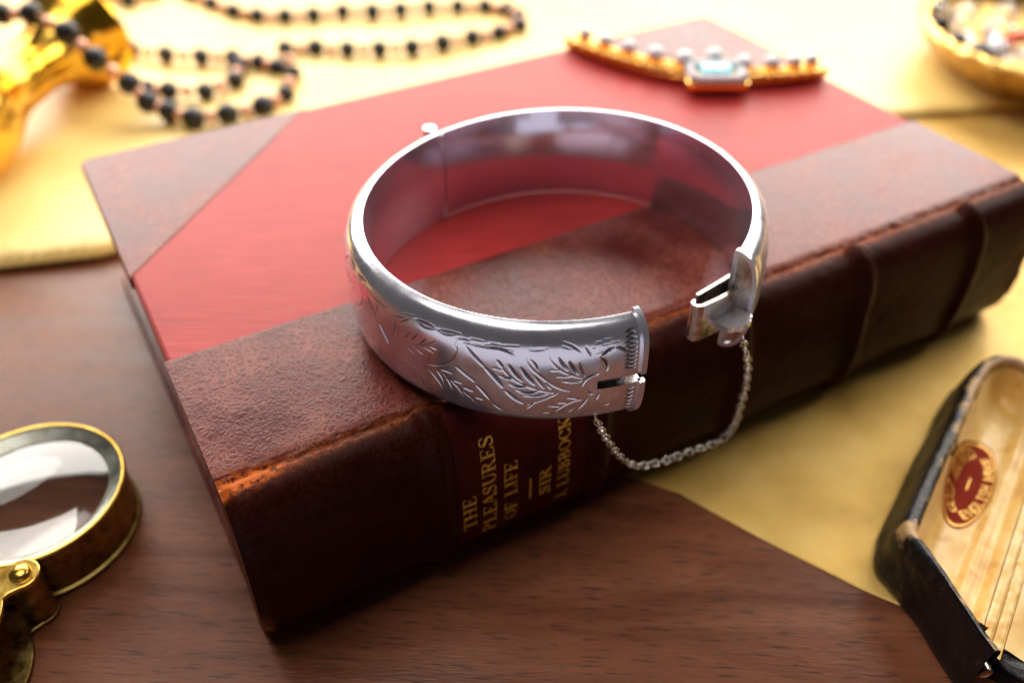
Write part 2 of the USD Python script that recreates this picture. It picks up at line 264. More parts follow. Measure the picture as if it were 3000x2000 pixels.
def sheet(outline, z, thick, bump=None, res=2.0, hem=1.2):
    """a cloth lying on the table: top surface with a rolled hem falling to z - thick at its outline"""
    poly = Polygon(outline); x0, y0, x1, y1 = poly.bounds
    ring = np.array([poly.exterior.interpolate(d).coords[0] for d in np.arange(0, poly.length, res)])
    inner = poly.buffer(-hem)
    pts = [ring]; xs, ys = np.meshgrid(np.arange(x0, x1, res * 2), np.arange(y0, y1, res * 2)); c = np.column_stack([xs.ravel(), ys.ravel()])
    from shapely import contains_xy
    for d in (hem * .25, hem * .6, hem):
        q = poly.buffer(-d); pts.append(np.array([q.exterior.interpolate(t).coords[0] for t in np.arange(0, q.length, res)]))
    pts.append(c[contains_xy(poly.buffer(-hem - res), c[:, 0], c[:, 1])])
    P = np.vstack(pts)
    from scipy.spatial import Delaunay
    T = Delaunay(P).simplices; cen = P[T].mean(1); T = T[contains_xy(poly.buffer(0.01), cen[:, 0], cen[:, 1])]
    from shapely import distance, points
    d = distance(points(P), poly.exterior); k = np.clip(d / hem, 0, 1)
    Z = z - thick * 0.5 + thick * 0.5 * np.sqrt(np.clip(1 - (1 - k) ** 2, 0, 1))
    if bump is not None: Z = Z + bump(P) * k
    top = trimesh.Trimesh(np.column_stack([P, Z]), T, process=False)
    if top.face_normals[:, 2].mean() < 0: top.invert()
    Zb = z - thick * 0.5 - thick * 0.5 * np.sqrt(np.clip(1 - (1 - k) ** 2, 0, 1))
    bot = trimesh.Trimesh(np.column_stack([P, Zb]), T, process=False)
    if bot.face_normals[:, 2].mean() > 0: bot.invert()
    m = cat(top, bot); m.merge_vertices(); return m
def satin_bump(P):
    return 1.6 * (meshkit.noise(np.column_stack([P / 38.0, np.zeros(len(P))]), 3) - 0.4) + 0.25 * meshkit.noise(np.column_stack([P / 12.0, np.zeros(len(P))]), 5)
satin = sheet([(-300, 150), (-200, 171), (-126, 186.1), (-104, 190.8), (-88, 200), (-40, 228), (0, 250), (40, 272), (70, 273), (100, 269), (120.5, 268.4), (158.8, 273.5), (230, 285), (330, 300), (330, 640), (-300, 640)], 3.3, 3.2, satin_bump, 3.0, 2.4)
obj(None, "yellow_satin_cloth", satin, M_satin, smooth=50, label="bright yellow satin cloth with a thick folded hem behind the book", cat="cloth")
def org_bump(P):
    return 0.5 * np.clip((P[:, 0] - 30) / 60, 0, 1) * np.clip((P[:, 1] - 60) / 60, 0, 1) * (meshkit.noise(np.column_stack([P / 25.0, np.zeros(len(P))]), 9)) * np.clip(np.abs((P[:, 0] * .494 - P[:, 1] * .8695) + 97 + 15) / 60, 0, 1)
organza = sheet([(21, 119.7), (26, 117.6), (31.6, 114.8), (45.6, 103.7), (59.8, 93.5), (65.6, 90.2), (90, 75), (130, 54), (260, 52), (330, 120), (330, 306), (230, 292), (158.8, 280), (118, 276), (80, 250), (55, 180)], 0.28, 0.24, None, 2.2, 0.5)
obj(None, "gold_organza_cloth", organza, M_organza, smooth=50, label="shimmering gold organza cloth lying under the book and the black case", cat="cloth")

# ================================================================== the book
D0 = np.array([-42.1, 87.5]); UA = math.radians(29.6); bu = np.array([math.cos(UA), math.sin(UA)]); bv = np.array([-bu[1], bu[0]])
def B(u, v, z):
    u, v, z = np.broadcast_arrays(np.asarray(u, float), np.asarray(v, float), np.asarray(z, float))
    return np.stack([D0[0] + u * bu[0] + v * bv[0], D0[1] + u * bu[1] + v * bv[1], z], -1)
def to_book(m):
    m = m.copy(); m.vertices = B(m.vertices[:, 0], m.vertices[:, 1], m.vertices[:, 2]); return m
BL, BW, BT, BZ = 174.6, 107.6, 33.75, 0.35
book = thing("book", "thick old book half bound in red cloth and brown leather, lying flat in the middle", "book", (*B(86, 50, 0)[:2], BZ))
def board(z0, z1):
    r = 2.2
    q = sbox(r + .3, 4.0, BL - r - .3, BW - r).buffer(r)
    return to_book(rounded_poly(q, z0, z1, 0.7))
fc = obj(book, "front_cover", board(31.0, BT), M_cloth, smooth=40, label="red cloth front cover")
bc = obj(book, "back_cover", board(BZ, BZ + 2.6), M_leather, smooth=40)
pb = trimesh.creation.box((BL - 7, BW - 8, 28.0)); pb.apply_translation((BL / 2, BW / 2 - 1.5, BZ + 2.6 + 14.05))
obj(book, "page_block", to_book(pb), M_page, smooth=False)
# leather corners on the front cover, wrapped over its edges
def corner(poly, z):
    p = poly.intersection(sbox(-0.22, -1, BL + 0.22, BW + 0.22)); 
    return to_book(rounded_poly(p, z - 2.6, z + 0.16, 0.45, 4))
for u_ in (0.0, BL):
    q = sbox(u_ - 0.2, 1.0, u_ + 2.4, 30.6) if u_ == 0 else sbox(u_ - 2.4, 1.0, u_ + .2, 30.6)
    obj(fc, "leather_turn_in", to_book(rounded_poly(q, BT - 2.7, BT + 0.12, 0.5, 4)), M_leather, smooth=40)
tri_a = Polygon([(-0.2, 56.8), (-0.2, BW - 1.8), (0.5, BW - .5), (1.8, BW + .2), (52.3, BW + .2)])
tri_b = Polygon([(BL + 0.2, 60.8), (127.0, BW + .2), (BL - 1.8, BW + .2), (BL - .5, BW - .5), (BL + 0.2, BW - 1.8)])
for t in (tri_a, tri_b): obj(fc, "leather_corner", corner(t, BT), M_leather, smooth=40)
# spine leather: strip on the front board, joint groove, rounded back
vs = [(v_, BT + 0.18) for v_ in np.linspace(30.5, 2.6, 26)] + [(v_, BT + 0.18 - 0.75 * math.exp(-((v_ - 0.2) / 0.9) ** 2)) for v_ in np.linspace(2.2, -1.2, 15)]
arc = []
for t in np.linspace(0, 1, 90):
    a_ = np.pi * (0.5 + t); c, s = math.cos(a_), math.sin(a_)
    arc.append((-1.4 + 6.6 * -abs(c) ** (0.72 if s > 0 else 0.72 + 0.7 * abs(s)) * 1.0, 16.9 + 17.0 * math.copysign(abs(s) ** 0.72, s)))
prof = np.array([(30.62, BT - 0.15)] + vs + [p for p in arc])
# resample by arc length
def resamp(p, step):
    d = np.r_[0, np.cumsum(np.linalg.norm(np.diff(p, axis=0), axis=1))]; l = np.arange(0, d[-1], step)
    return np.column_stack([np.interp(l, d, p[:, 0]), np.interp(l, d, p[:, 1])]), l
SP, SL = resamp(prof, 0.3)
tg = np.gradient(SP, axis=0); tg /= np.linalg.norm(tg, axis=1)[:, None]; SN = np.column_stack([tg[:, 1], -tg[:, 0]])
if SN[10, 1] < 0: SN = -SN
BANDS = [31.3, 61.2, 92.0, 122.4, 153.5]
def spine_off(u, k):
    """radial offset of the leather at u (mm) and profile index k"""
    return 0.0
us = np.arange(-0.15, BL + 0.3, 0.45); us[-1] = BL + 0.15
Pk = np.broadcast_to(SP[None], (len(us), len(SP), 2)); uu = np.broadcast_to(us[:, None], Pk.shape[:2])
onback = np.clip((0.0 - Pk[..., 0]) / 1.5, 0, 1)
nz = meshkit.fbm(np.stack([uu / 2.2, Pk[..., 0] / 2.2, Pk[..., 1] / 2.2], -1), 3, 4) - 0.5
nz2 = meshkit.fbm(np.stack([uu / 11, Pk[..., 0] / 11, Pk[..., 1] / 11], -1), 2, 8) - 0.5
bandh = sum(1.45 * np.exp(-(np.abs(uu - b0 - 0.25 * nz2 * 5) / 1.7) ** 2.6) for b0 in BANDS)
jw = np.exp(-((Pk[..., 0] - 0.0) / 1.3) ** 2) * (Pk[..., 1] > 20)
ripple = jw * 0.35 * (meshkit.fbm(np.stack([uu / 1.4, Pk[..., 0] / 0.5, Pk[..., 1] / 3], -1), 3, 12) - 0.5)
ends = -0.9 * (np.exp(-(uu / 0.9) ** 2) + np.exp(-((uu - BL) / 0.9) ** 2)) * onback
capn = np.exp(-(uu / 4.0) ** 2) + np.exp(-((uu - BL) / 4.0) ** 2)
off = 0.16 * nz * (0.3 + onback) + 0.35 * nz2 * onback + bandh * onback + ripple * 2 + ends + 0.7 * capn * onback * (nz + 0.1)
off = off * np.clip(np.arange(len(SP)) / 3.0, 0, 1)[None]
V2 = Pk + SN[None] * off[..., None]
zmin = BZ + 0.05
Z2 = np.maximum(V2[..., 1], zmin)
G = B(uu, V2[..., 0], Z2)
wear_joint = np.exp(-((Pk[..., 0] + 0.4) / 1.5) ** 2) * (Pk[..., 1] > 20) * (0.30 + 0.9 * np.exp(-(uu / 7.0) ** 2)) + 0.7 * np.exp(-(uu / 1.2) ** 2) * onback * np.clip(1.2 - np.abs(Pk[..., 1] - 3) / 7, 0.0, 1)
wear_joint = wear_joint + 1.3 * np.exp(-((uu - 2.5) / 5.0) ** 2) * np.exp(-((Pk[..., 0] + 1.2) / 1.4) ** 2) * (Pk[..., 1] > 28)
v, f = grid(G)
# head and tail caps close the hollow back
def endcap(row, u_):
    ring = G[row]; c = B(u_, 2.0, 17.0); n0 = len(ring)
    return trimesh.Trimesh(np.vstack([ring, c]), [[i, i + 1, n0] for i in range(len(vs) + 1, n0 - 1)], process=False)
js = int(np.argmax(SP[:, 0] < 0.9))
strip_g, back_g = G[:, : js + 1], G[:, js:]
ssm = tri(grid(strip_g))
if ssm.face_normals[:, 2].mean() < 0: ssm.invert()
obj(fc, "leather_strip", ssm, M_leather, wear_shade=wear_joint[:, : js + 1].ravel(), label="wide brown leather strip beside the spine")
v, f = grid(back_g)
def endcap(row, u_):
    ring = back_g[row]; c = B(u_, 2.0, 17.0); n0 = len(ring)
    return trimesh.Trimesh(np.vstack([ring, c]), [[i, i + 1, n0] for i in range(n0 - 1)], process=False)
sm = cat(tri((v, f)), endcap(0, us[0]), endcap(-1, us[-1]))
if sm.face_normals[: 60][:, 2].mean() < 0: sm.invert()
wr_ = np.zeros(len(sm.vertices)); wr_[: len(v)] = wear_joint[:, js:].ravel(); wr_[len(v):] = 0.15
sp = obj(book, "leather_spine", sm, M_spine_shaded, wear_shade=wr_, label="dark leather spine, further darkened in colour for shade, with raised bands and a worn orange joint")
# darker title label between the first two bands, a thin skin on the back
back0 = int(np.argmax(SP[:, 0] < -2.2))
def skin(u0, u1, k0, k1, lift):
    uu_ = np.linspace(u0, u1, int((u1 - u0) / 0.45)); ks = np.arange(k0, k1)
    iu = np.clip((uu_ - us[0]) / 0.45, 0, len(us) - 2); i0 = iu.astype(int); w_ = (iu - i0)[:, None]
    of = off[i0][:, ks] * (1 - w_) + off[i0 + 1][:, ks] * w_
    ed = np.minimum(np.minimum(np.arange(len(uu_))[:, None], np.arange(len(uu_))[::-1][:, None]), np.minimum(np.arange(len(ks))[None], np.arange(len(ks))[::-1][None])) / 1.5
    lf = np.where(ed < 0.5, -0.1, lift)
    Q = SP[ks][None] + SN[ks][None] * (of + lf)[..., None]
    return grid(B(np.broadcast_to(uu_[:, None], Q.shape[:2]), Q[..., 0], np.maximum(Q[..., 1], zmin + .1)))
kend = int(np.argmax((np.arange(len(SP)) > back0) & (SP[:, 1] < 3.0)))
obj(sp, "title_label", skin(33.8, 58.6, back0, kend, 0.07), M_label, smooth=True)

# ---- gilt lettering: hand-drawn roman capitals
def glyphs():
    K, k = 0.17, 0.065
    def st(x0, y0, x1, y1, w): return LineString([(x0, y0), (x1, y1)]).buffer(w / 2, cap_style=2)
    def sf(x, y, w=0.34): return sbox(x - w / 2, y - (0 if y < .5 else k), x + w / 2, y + (k if y < .5 else 0))
    def stem(x, w=K, w2=0.36): return [st(x, 0, x, 1, w), sf(x, 0, w2), sf(x, 1, w2)]
    def bowl(cx, cy, rx, ry, wx, wy): return affinity.scale(Point(0, 0).buffer(1, 24), rx, ry).difference(affinity.scale(Point(0, 0).buffer(1, 24), rx - wx, ry - wy)), cx, cy
    def ring(cx, cy, rx, ry, wx=K, wy=k): g, a, b_ = bowl(cx, cy, rx, ry, wx, wy); return affinity.translate(g, a, b_)
    def half(g, x): return g.intersection(sbox(x, -1, 9, 2))
    d = {}
    d["T"] = (stem(.38) + [sbox(0.02, 1 - k, .74, 1), sbox(.02, .76, .08, 1), sbox(.68, .76, .74, 1)], .78)
    d["H"] = (stem(.2) + stem(.72) + [sbox(.2, .47, .72, .47 + k)], .95)
    d["E"] = (stem(.2) + [sbox(.2, 0, .7, k), sbox(.2, 1 - k, .68, 1), sbox(.2, .47, .5, .47 + k), sbox(.64, 0, .7, .26), sbox(.62, .76, .68, 1), sbox(.46, .37, .52, .64)], .78)
    d["F"] = (stem(.2) + [sbox(.2, 1 - k, .68, 1), sbox(.2, .47, .5, .47 + k), sbox(.62, .74, .68, 1), sbox(.46, .37, .52, .64)], .74)
    d["L"] = (stem(.2) + [sbox(.2, 0, .68, k), sbox(.62, 0, .68, .28)], .75)
    d["P"] = (stem(.2) + [half(ring(.36, .74, .36, .26), .2), sbox(.2, 1 - k, .38, 1), sbox(.2, .48, .38, .48 + k)], .78)
    d["R"] = (stem(.2) + [half(ring(.36, .76, .34, .24), .2), sbox(.2, 1 - k, .38, 1), sbox(.2, .52, .38, .52 + k), st(.42, .54, .74, 0, K), sbox(.66, 0, .9, k)], .9)
    d["B"] = (stem(.2) + [half(ring(.36, .76, .31, .24), .2), half(ring(.38, .27, .36, .27), .2), sbox(.2, 1 - k, .38, 1), sbox(.2, 0, .38, k), sbox(.2, .5, .38, .5 + k)], .82)
    d["A"] = ([st(.1, 0, .42, 1, k), st(.74, 0, .42, 1, K), sbox(.24, .32, .62, .32 + k), sf(.1, 0, .26), sf(.74, 0, .32)], .86)
    d["S"] = ([LineString([(.55, .78), (.5, .92), (.33, .965), (.16, .9), (.12, .74), (.22, .6), (.42, .46), (.53, .3), (.5, .12), (.33, .035), (.14, .08), (.08, .24)]).buffer(.055), LineString([(.16, .68), (.3, .55), (.45, .42)]).buffer(.1), sbox(.52, .7, .58, .98), sbox(.05, .02, .11, .32)], .68)
    d["U"] = ([st(.2, .3, .2, 1, K), st(.74, .3, .74, 1, k), sf(.2, 1), sf(.74, 1, .28), ring(.45, .33, .33, .33).intersection(sbox(-1, -1, 2, .33))], .9)
    d["O"] = ([ring(.44, .5, .42, .5)], .9)
    d["C"] = ([ring(.44, .5, .42, .5).difference(sbox(.6, .3, 1, .7)), sbox(.74, .66, .8, .98), sbox(.74, .04, .8, .3)], .86)
    d["K"] = (stem(.2) + [st(.28, .45, .72, 1, k), st(.36, .55, .74, 0, K), sf(.72, 1, .26), sf(.76, 0, .3)], .92)
    d["I"] = (stem(.2), .42)
    d["J"] = ([st(.32, .2, .32, 1, K), sf(.32, 1), LineString([(.32, .22), (.26, .05), (.12, .0), (.05, .1)]).buffer(.05)], .55)
    d["."] = ([Point(.1, .08).buffer(.09)], .28)
    d[" "] = ([], .45)
    return {c: (union_all(g) if g else None, w) for c, (g, w) in d.items()}
GL = glyphs()
zprof = SP[back0:kend, 1]
def on_spine(u, z, lift):
    k_ = np.interp(-z, -zprof, np.arange(back0, kend)); k0 = np.clip(k_.astype(int), 0, len(SP) - 2); w_ = (k_ - k0)[..., None]
    p = SP[k0] * (1 - w_) + SP[k0 + 1] * w_; n = SN[k0]
    iu = np.clip((u - us[0]) / 0.45, 0, len(us) - 2).astype(int); o = off[iu, k0]
    p = p + n * (o + lift)[..., None]
    return B(u, p[..., 0], p[..., 1])
def text_line(txt, u0, zc, cap, pitch, name="gilt_word"):
    """a line of capitals that reads upwards on the spine, its base line on the far side"""
    w = [GL[c][1] for c in txt]; tot = sum(w) * pitch; x = -tot / 2; ms = []
    for c, cw in zip(txt, w):
        g = GL[c][0]
        if g is not None:
            for q in getattr(g, "geoms", [g]):
                q = q.segmentize(0.12); vv, ff = trimesh.creation.triangulate_polygon(q, engine="earcut")
                zz = zc + x + vv[:, 0] * pitch; u_ = u0 - (vv[:, 1] - 0.5) * cap
                ms.append(trimesh.Trimesh(on_spine(u_, zz, 0.12 + 0 * zz), ff, process=False))
        x += cw * pitch
    m = cat(*ms); obj(sp, name, m, M_gilt, smooth=False)
text_line("THE", 35.9, 14.4, 2.4, 3.3)
text_line("PLEASURES", 39.6, 18.6, 2.5, 3.15)
text_line("OF LIFE", 43.6, 15.6, 2.4, 3.1)
ms = []
zz = np.linspace(11.6, 16.8, 12); Q = np.stack([on_spine(47.4 + 0 * zz - 0.16, zz, 0 * zz + .12), on_spine(47.4 + 0 * zz + 0.16, zz, 0 * zz + .12)], 1)
obj(sp, "gilt_dash", grid(Q), M_gilt, smooth=False)
text_line("SIR", 50.3, 14.6, 2.2, 3.5)
text_line("J. LUBBOCK", 54.0, 17.6, 2.3, 2.75)
# ================================================================== the silver bangle
BH, BB, BZ0 = 18.3, 3.6, BT + 0.2
EC = np.array([7.97, 135.18]); EA, EB, ET = 31.61, 34.34, -0.691
ec, es_ = math.cos(ET), math.sin(ET)
def ell(e):
    e = np.asarray(e, float); X, Y = EA * np.cos(e), EB * np.sin(e)
    P = np.stack([EC[0] + X * ec - Y * es_, EC[1] + X * es_ + Y * ec], -1)
    N = np.stack([np.cos(e) / EA, np.sin(e) / EB], -1); N /= np.linalg.norm(N, axis=-1, keepdims=True)
    return P, np.stack([N[..., 0] * ec - N[..., 1] * es_, N[..., 0] * es_ + N[..., 1] * ec], -1)
def arcgrid(e0, e1):
    e = np.linspace(math.radians(e0), math.radians(e1), 6000); P, N = ell(e)
    return e, np.r_[0, np.cumsum(np.linalg.norm(np.diff(P, axis=0), axis=1))]
_z = np.cos(np.linspace(0, np.pi, 2000)); _r = BB * np.sqrt(np.clip(1 - np.abs(_z) ** 4.0, 0, 1)); _h = (_z + 1) / 2 * BH
_L = np.r_[0, np.cumsum(np.hypot(np.diff(_r), np.diff(_h)))]; WL = _L[-1]
def pr(w): return np.interp(w, _L, _r), np.interp(w, _L, _h)
STROKES = json.loads('[[0.25,[[35.9,5.4],[35.4,6.8],[35.6,8.4],[36.5,9.7]]],[0.22,[[39.0,5.4],[39.4,7.1]]],[0.28,[[32.7,4.3],[33.5,5.1],[34.3,6.1]]],[0.31,[[31.9,4.0],[30.1,3.8],[28.3,4.1]]],[0.25,[[31.7,4.0],[30.3,4.5],[28.3,4.1]]],[0.28,[[28.3,4.1],[26.6,3.9],[24.5,3.7]]],[0.22,[[28.0,4.2],[26.6,4.4],[25.3,3.9]]],[0.19,[[35.5,5.3],[33.3,4.5]]],[0.15,[[34.3,4.1],[31.9,3.5]]],[0.19,[[33.8,9.0],[32.3,8.7],[30.5,8.0],[29.3,7.2],[28.3,6.1]]],[0.25,[[32.3,6.5],[33.8,8.7]]],[0.25,[[31.0,6.1],[32.4,8.2]]],[0.25,[[29.7,6.4],[31.0,8.2]]],[0.19,[[33.5,9.5],[32.6,10.0],[31.3,10.3]]],[0.19,[[31.9,8.9],[30.9,9.4],[29.8,9.6]]],[0.19,[[30.2,8.1],[28.5,8.4]]],[0.19,[[29.2,7.5],[27.9,7.6]]],[0.22,[[30.4,11.2],[28.9,11.0],[27.2,10.1],[26.1,9.0],[25.3,7.3],[25.1,6.0]]],[0.12,[[25.1,4.5],[25.6,6.2]]],[0.37,[[23.9,5.4],[22.7,6.8],[21.3,8.5]]],[0.52,[[21.3,8.5],[20.0,10.1],[18.9,11.9]]],[0.22,[[23.9,4.9],[21.5,4.9],[18.5,4.8]]],[0.19,[[28.4,11.4],[26.8,12.3],[25.4,13.5],[23.6,15.0],[21.5,17.1]]],[0.25,[[30.2,11.9],[28.7,13.1],[27.7,14.6],[27.2,16.3]]],[0.25,[[28.6,11.6],[27.6,12.7],[27.2,14.3]]],[0.25,[[27.0,12.3],[26.3,13.5],[25.9,14.8]]],[0.22,[[25.4,13.3],[24.3,15.3]]],[0.22,[[23.4,15.0],[22.7,16.2]]],[0.19,[[28.0,11.4],[26.9,11.2],[25.7,11.3]]],[0.19,[[25.9,12.6],[24.3,12.7]]],[0.28,[[24.4,13.4],[22.9,13.8]]],[0.25,[[22.8,14.9],[21.5,15.1]]],[0.31,[[25.4,9.6],[24.0,10.7],[22.6,11.8]]],[0.31,[[22.6,12.2],[21.6,13.4],[20.6,15.0]]],[0.31,[[20.5,15.1],[19.6,16.3],[18.6,17.0]]],[0.19,[[33.7,12.9],[32.5,13.7],[31.0,15.0],[29.4,16.1]]],[0.22,[[33.7,13.9],[33.1,14.9],[32.5,15.7]]],[0.22,[[32.5,14.1],[31.8,16.0]]],[0.22,[[31.3,15.1],[30.5,16.4]]],[0.19,[[32.8,12.9],[31.3,13.1]]],[0.19,[[31.6,14.1],[30.7,14.3]]],[0.19,[[30.9,14.8],[29.8,15.0]]],[0.22,[[35.9,14.0],[34.8,14.0],[33.5,13.3]]],[0.15,[[36.5,9.9],[35.4,9.8],[35.1,10.0]]],[0.15,[[41.7,6.8],[40.5,7.2]]],[0.15,[[36.8,13.9],[36.1,14.6]]],[0.22,[[19.7,6.8],[18.7,8.5],[17.6,10.0],[16.1,11.0],[14.1,11.9],[11.6,12.5]]],[0.31,[[19.6,6.8],[18.8,8.2]]],[0.46,[[18.1,7.4],[17.4,8.8],[16.3,10.4]]],[0.46,[[16.5,7.7],[15.7,9.3],[14.7,10.9]]],[0.28,[[14.8,9.0],[13.5,11.5]]],[0.22,[[13.2,10.4],[12.5,11.7]]],[0.25,[[20.2,8.3],[18.8,8.6]]],[0.37,[[19.3,9.6],[18.5,9.9],[17.4,9.9]]],[0.4,[[18.0,11.0],[16.8,11.4],[15.6,11.2]]],[0.43,[[17.1,12.0],[15.6,12.5],[14.1,12.0]]],[0.31,[[16.1,13.1],[14.4,13.0],[12.9,12.6]]],[0.25,[[15.7,15.1],[14.1,14.1],[11.8,12.7]]],[0.25,[[15.8,6.0],[15.1,7.8],[14.1,9.0],[12.8,10.4],[11.3,11.6],[9.9,12.2]]],[0.28,[[15.3,6.2],[14.5,7.6],[14.4,8.5]]],[0.22,[[12.9,5.5],[12.3,6.9],[11.3,8.1],[9.9,9.1],[8.0,10.0]]],[0.34,[[11.7,5.7],[11.1,7.0],[10.4,8.2]]],[0.37,[[10.3,6.5],[9.7,7.8],[9.0,9.1]]],[0.31,[[8.9,6.9],[8.5,8.5],[7.9,9.8]]],[0.22,[[12.7,8.0],[11.4,8.1]]],[0.25,[[11.9,9.2],[9.9,9.3]]],[0.28,[[11.1,10.1],[9.6,10.4],[8.2,10.2]]],[0.4,[[6.2,9.3],[7.3,9.5],[8.4,11.3]]],[0.28,[[11.6,3.2],[10.2,3.8],[8.5,5.4]]],[0.15,[[11.4,3.9],[10.0,4.5]]],[0.25,[[8.2,4.1],[7.2,6.1]]],[0.46,[[6.1,6.3],[5.5,7.3],[5.2,8.9]]],[0.37,[[6.0,6.3],[5.2,5.3],[4.2,4.9]]],[0.34,[[4.1,4.9],[3.0,5.5],[2.2,6.4]]],[0.46,[[18.6,12.3],[17.6,13.5],[16.1,14.8]]],[0.31,[[20.8,4.8],[19.3,4.8],[18.2,5.1],[17.2,6.0]]],[0.19,[[22.2,4.9],[21.2,4.9]]],[0.22,[[12.7,18.3],[11.7,16.2],[10.1,14.7],[9.1,14.2],[7.9,14.1]]],[0.28,[[7.5,13.7],[8.1,15.0],[8.8,16.3]]],[0.25,[[9.2,15.2],[9.7,16.2],[10.2,16.9]]],[0.22,[[10.4,15.7],[10.8,16.5],[11.3,17.4]]],[0.22,[[10.5,13.4],[8.3,14.0]]],[0.22,[[11.8,14.4],[9.8,14.6]]],[0.19,[[12.9,15.1],[11.1,15.3]]],[0.19,[[13.8,16.9],[12.3,16.5]]],[0.28,[[7.6,16.9],[8.7,18.6]]],[0.25,[[7.6,12.4],[7.2,13.0],[6.9,13.3]]],[0.28,[[6.0,13.1],[6.4,14.5]]],[0.15,[[6.4,14.6],[5.8,17.0]]],[0.22,[[4.3,15.8],[5.1,16.0]]],[0.14,[[3.7,13.4],[3.6,13.8]]],[0.14,[[3.5,14.1],[3.3,14.5]]],[0.14,[[3.2,14.6],[2.8,15.1]]],[0.14,[[2.6,15.2],[2.4,15.1]]],[0.25,[[15.7,15.9],[14.7,14.5]]]]')
# short marks seen all over the band besides the leaves
r2 = np.random.default_rng(3)
zz_w = np.linspace(2.6, 9.4, 19)
for i in range(18): STROKES.append([0.34, [[1.1 + 1.7 * (i % 2), zz_w[i]], [1.1 + 1.7 * ((i + 1) % 2), zz_w[i + 1]]]])
zz_w = np.linspace(13.2, 18.6, 13)
for i in range(12): STROKES.append([0.3, [[1.0 + 1.2 * (i % 2), zz_w[i]], [1.0 + 1.2 * ((i + 1) % 2), zz_w[i + 1]]]])
for i in range(12):
    s0, w0 = 12 + r2.random() * 12, 3.9 + r2.random() * 1.6; STROKES.append([0.13, [[s0, w0], [s0 + 1.2 + r2.random() * 1.6, w0 + 0.1]]])
for i in range(10):
    s0, w0 = 3.2 + r2.random() * 2, 3.4 + i * 0.24; STROKES.append([0.12, [[s0, w0], [s0 + 2.4, w0 + 0.15]]])
for sx in (44, 62, 78):                                                    # the pattern goes on round the back
    for w, p in STROKES[:22]: STROKES.append([w, [[q[0] - 26 + sx, q[1]] for q in p]])
e_f, S_f = arcgrid(-30.5, -187.0); SF = S_f[-1]
ds = 0.125
si = np.arange(0, SF, ds); wi = np.arange(0, WL + ds, ds); wi[-1] = WL
Hm = np.zeros((len(si), len(wi)))
for w, p in STROKES:
    p = np.array(p, float)
    if len(p) > 2: p = spline(p, 24)
    else: p = p[0] + (p[1] - p[0]) * np.linspace(0, 1, 24)[:, None]
    if p[:, 0].max() > SF - 1 or p[:, 0].min() < 0.3: continue
    i0, i1 = int(max((p[:, 0].min() - 1) / ds, 0)), int(min((p[:, 0].max() + 1) / ds + 1, len(si)))
    j0, j1 = int(max((p[:, 1].min() - 1) / ds, 0)), int(min((p[:, 1].max() + 1) / ds + 1, len(wi)))
    a_, b_ = np.meshgrid(si[i0:i1], wi[j0:j1], indexing="ij"); q = np.stack([a_, b_], -1)
    best = np.zeros(a_.shape)
    for k in range(23):
        A, C_ = p[k], p[k + 1]; d = C_ - A; t = np.clip(((q - A) @ d) / (d @ d + 1e-9), 0, 1)
        dist = np.linalg.norm(q - A - t[..., None] * d, axis=-1); pos = (k + t) / 23
        half = w * 0.58 * np.sqrt(np.clip(np.sin(np.pi * np.clip(pos, 0.02, 0.98)), 0, 1)) + 0.03
        side = ((q - A) @ np.array([-d[1], d[0]])) / (np.linalg.norm(d) + 1e-9)
        x = dist / half; cut = np.where(x < 1, (1 - x) * half * 0.85, 0)
        best = np.maximum(best, cut)
    Hm[i0:i1, j0:j1] = np.maximum(Hm[i0:i1, j0:j1], best)
dent = 0.06 * (meshkit.fbm(np.stack([*np.meshgrid(si / 5, wi / 5, indexing="ij"), np.zeros_like(Hm)], -1), 3, 2) - 0.5)
e_i = np.interp(si, S_f, e_f); Pf, Nf = ell(e_i); rr_, zz_ = pr(wi)
edge = np.clip(np.minimum(wi, WL - wi) / 1.2, 0, 1)
endfade = 1 + 0 * si
R_ = rr_[None] - (np.minimum(Hm, 0.26) - dent) * edge[None]
X = np.concatenate([Pf[:, None] + Nf[:, None] * R_[..., None], np.broadcast_to((zz_ + BZ0)[None, :, None], R_.shape + (1,))], -1)
v, f = grid(X); 
SLOT_S, SLOT_W0, SLOT_W1 = 6.3, 10.7, 12.3
I = np.repeat(np.arange(len(si) - 1), len(wi) - 1); J = np.tile(np.arange(len(wi) - 1), len(si) - 1)
keep = ~((si[I] < SLOT_S) & (wi[J] > SLOT_W0) & (wi[J] < SLOT_W1))
f = f[keep]
bangle = thing("bangle", "wide engraved silver hinged bangle standing open on the leather of the book", "bangle", (EC[0], EC[1], BZ0))
def orient_out(m):
    c = m.triangles_center; d = c[:, :2] - EC
    if (m.face_normals[:, :2] * d).sum(1).mean() < 0: m.invert()
    return m
obj(bangle, "engraved_half", orient_out(tri((v, f))), M_engraved, wear_shade=np.clip((Hm - 0.03) / 0.11, 0, 1).ravel() * 0.92, label="front half engraved with fern fronds and leaves")  # cuts darkened in colour: their dark reflections painted in, along with tarnish
def inner(e0, e1, n, name):
    e = np.radians(np.linspace(e0, e1, n)); P, N = ell(e)
    hs = np.linspace(0, BH, 14); bul = -0.8 * np.sin(np.pi * hs / BH)
    G = np.concatenate([P[:, None] + N[:, None] * bul[None, :, None], np.broadcast_to((hs + BZ0)[None, :, None], (n, 14, 1))], -1)
    m = tri(grid(G)); m = orient_out(m); m.invert(); obj(bangle, name, m, M_silver_in, smooth=True)
inner(-30.5, -187.0, 160, "lining")
inner(8.5, 172.6, 160, "lining")
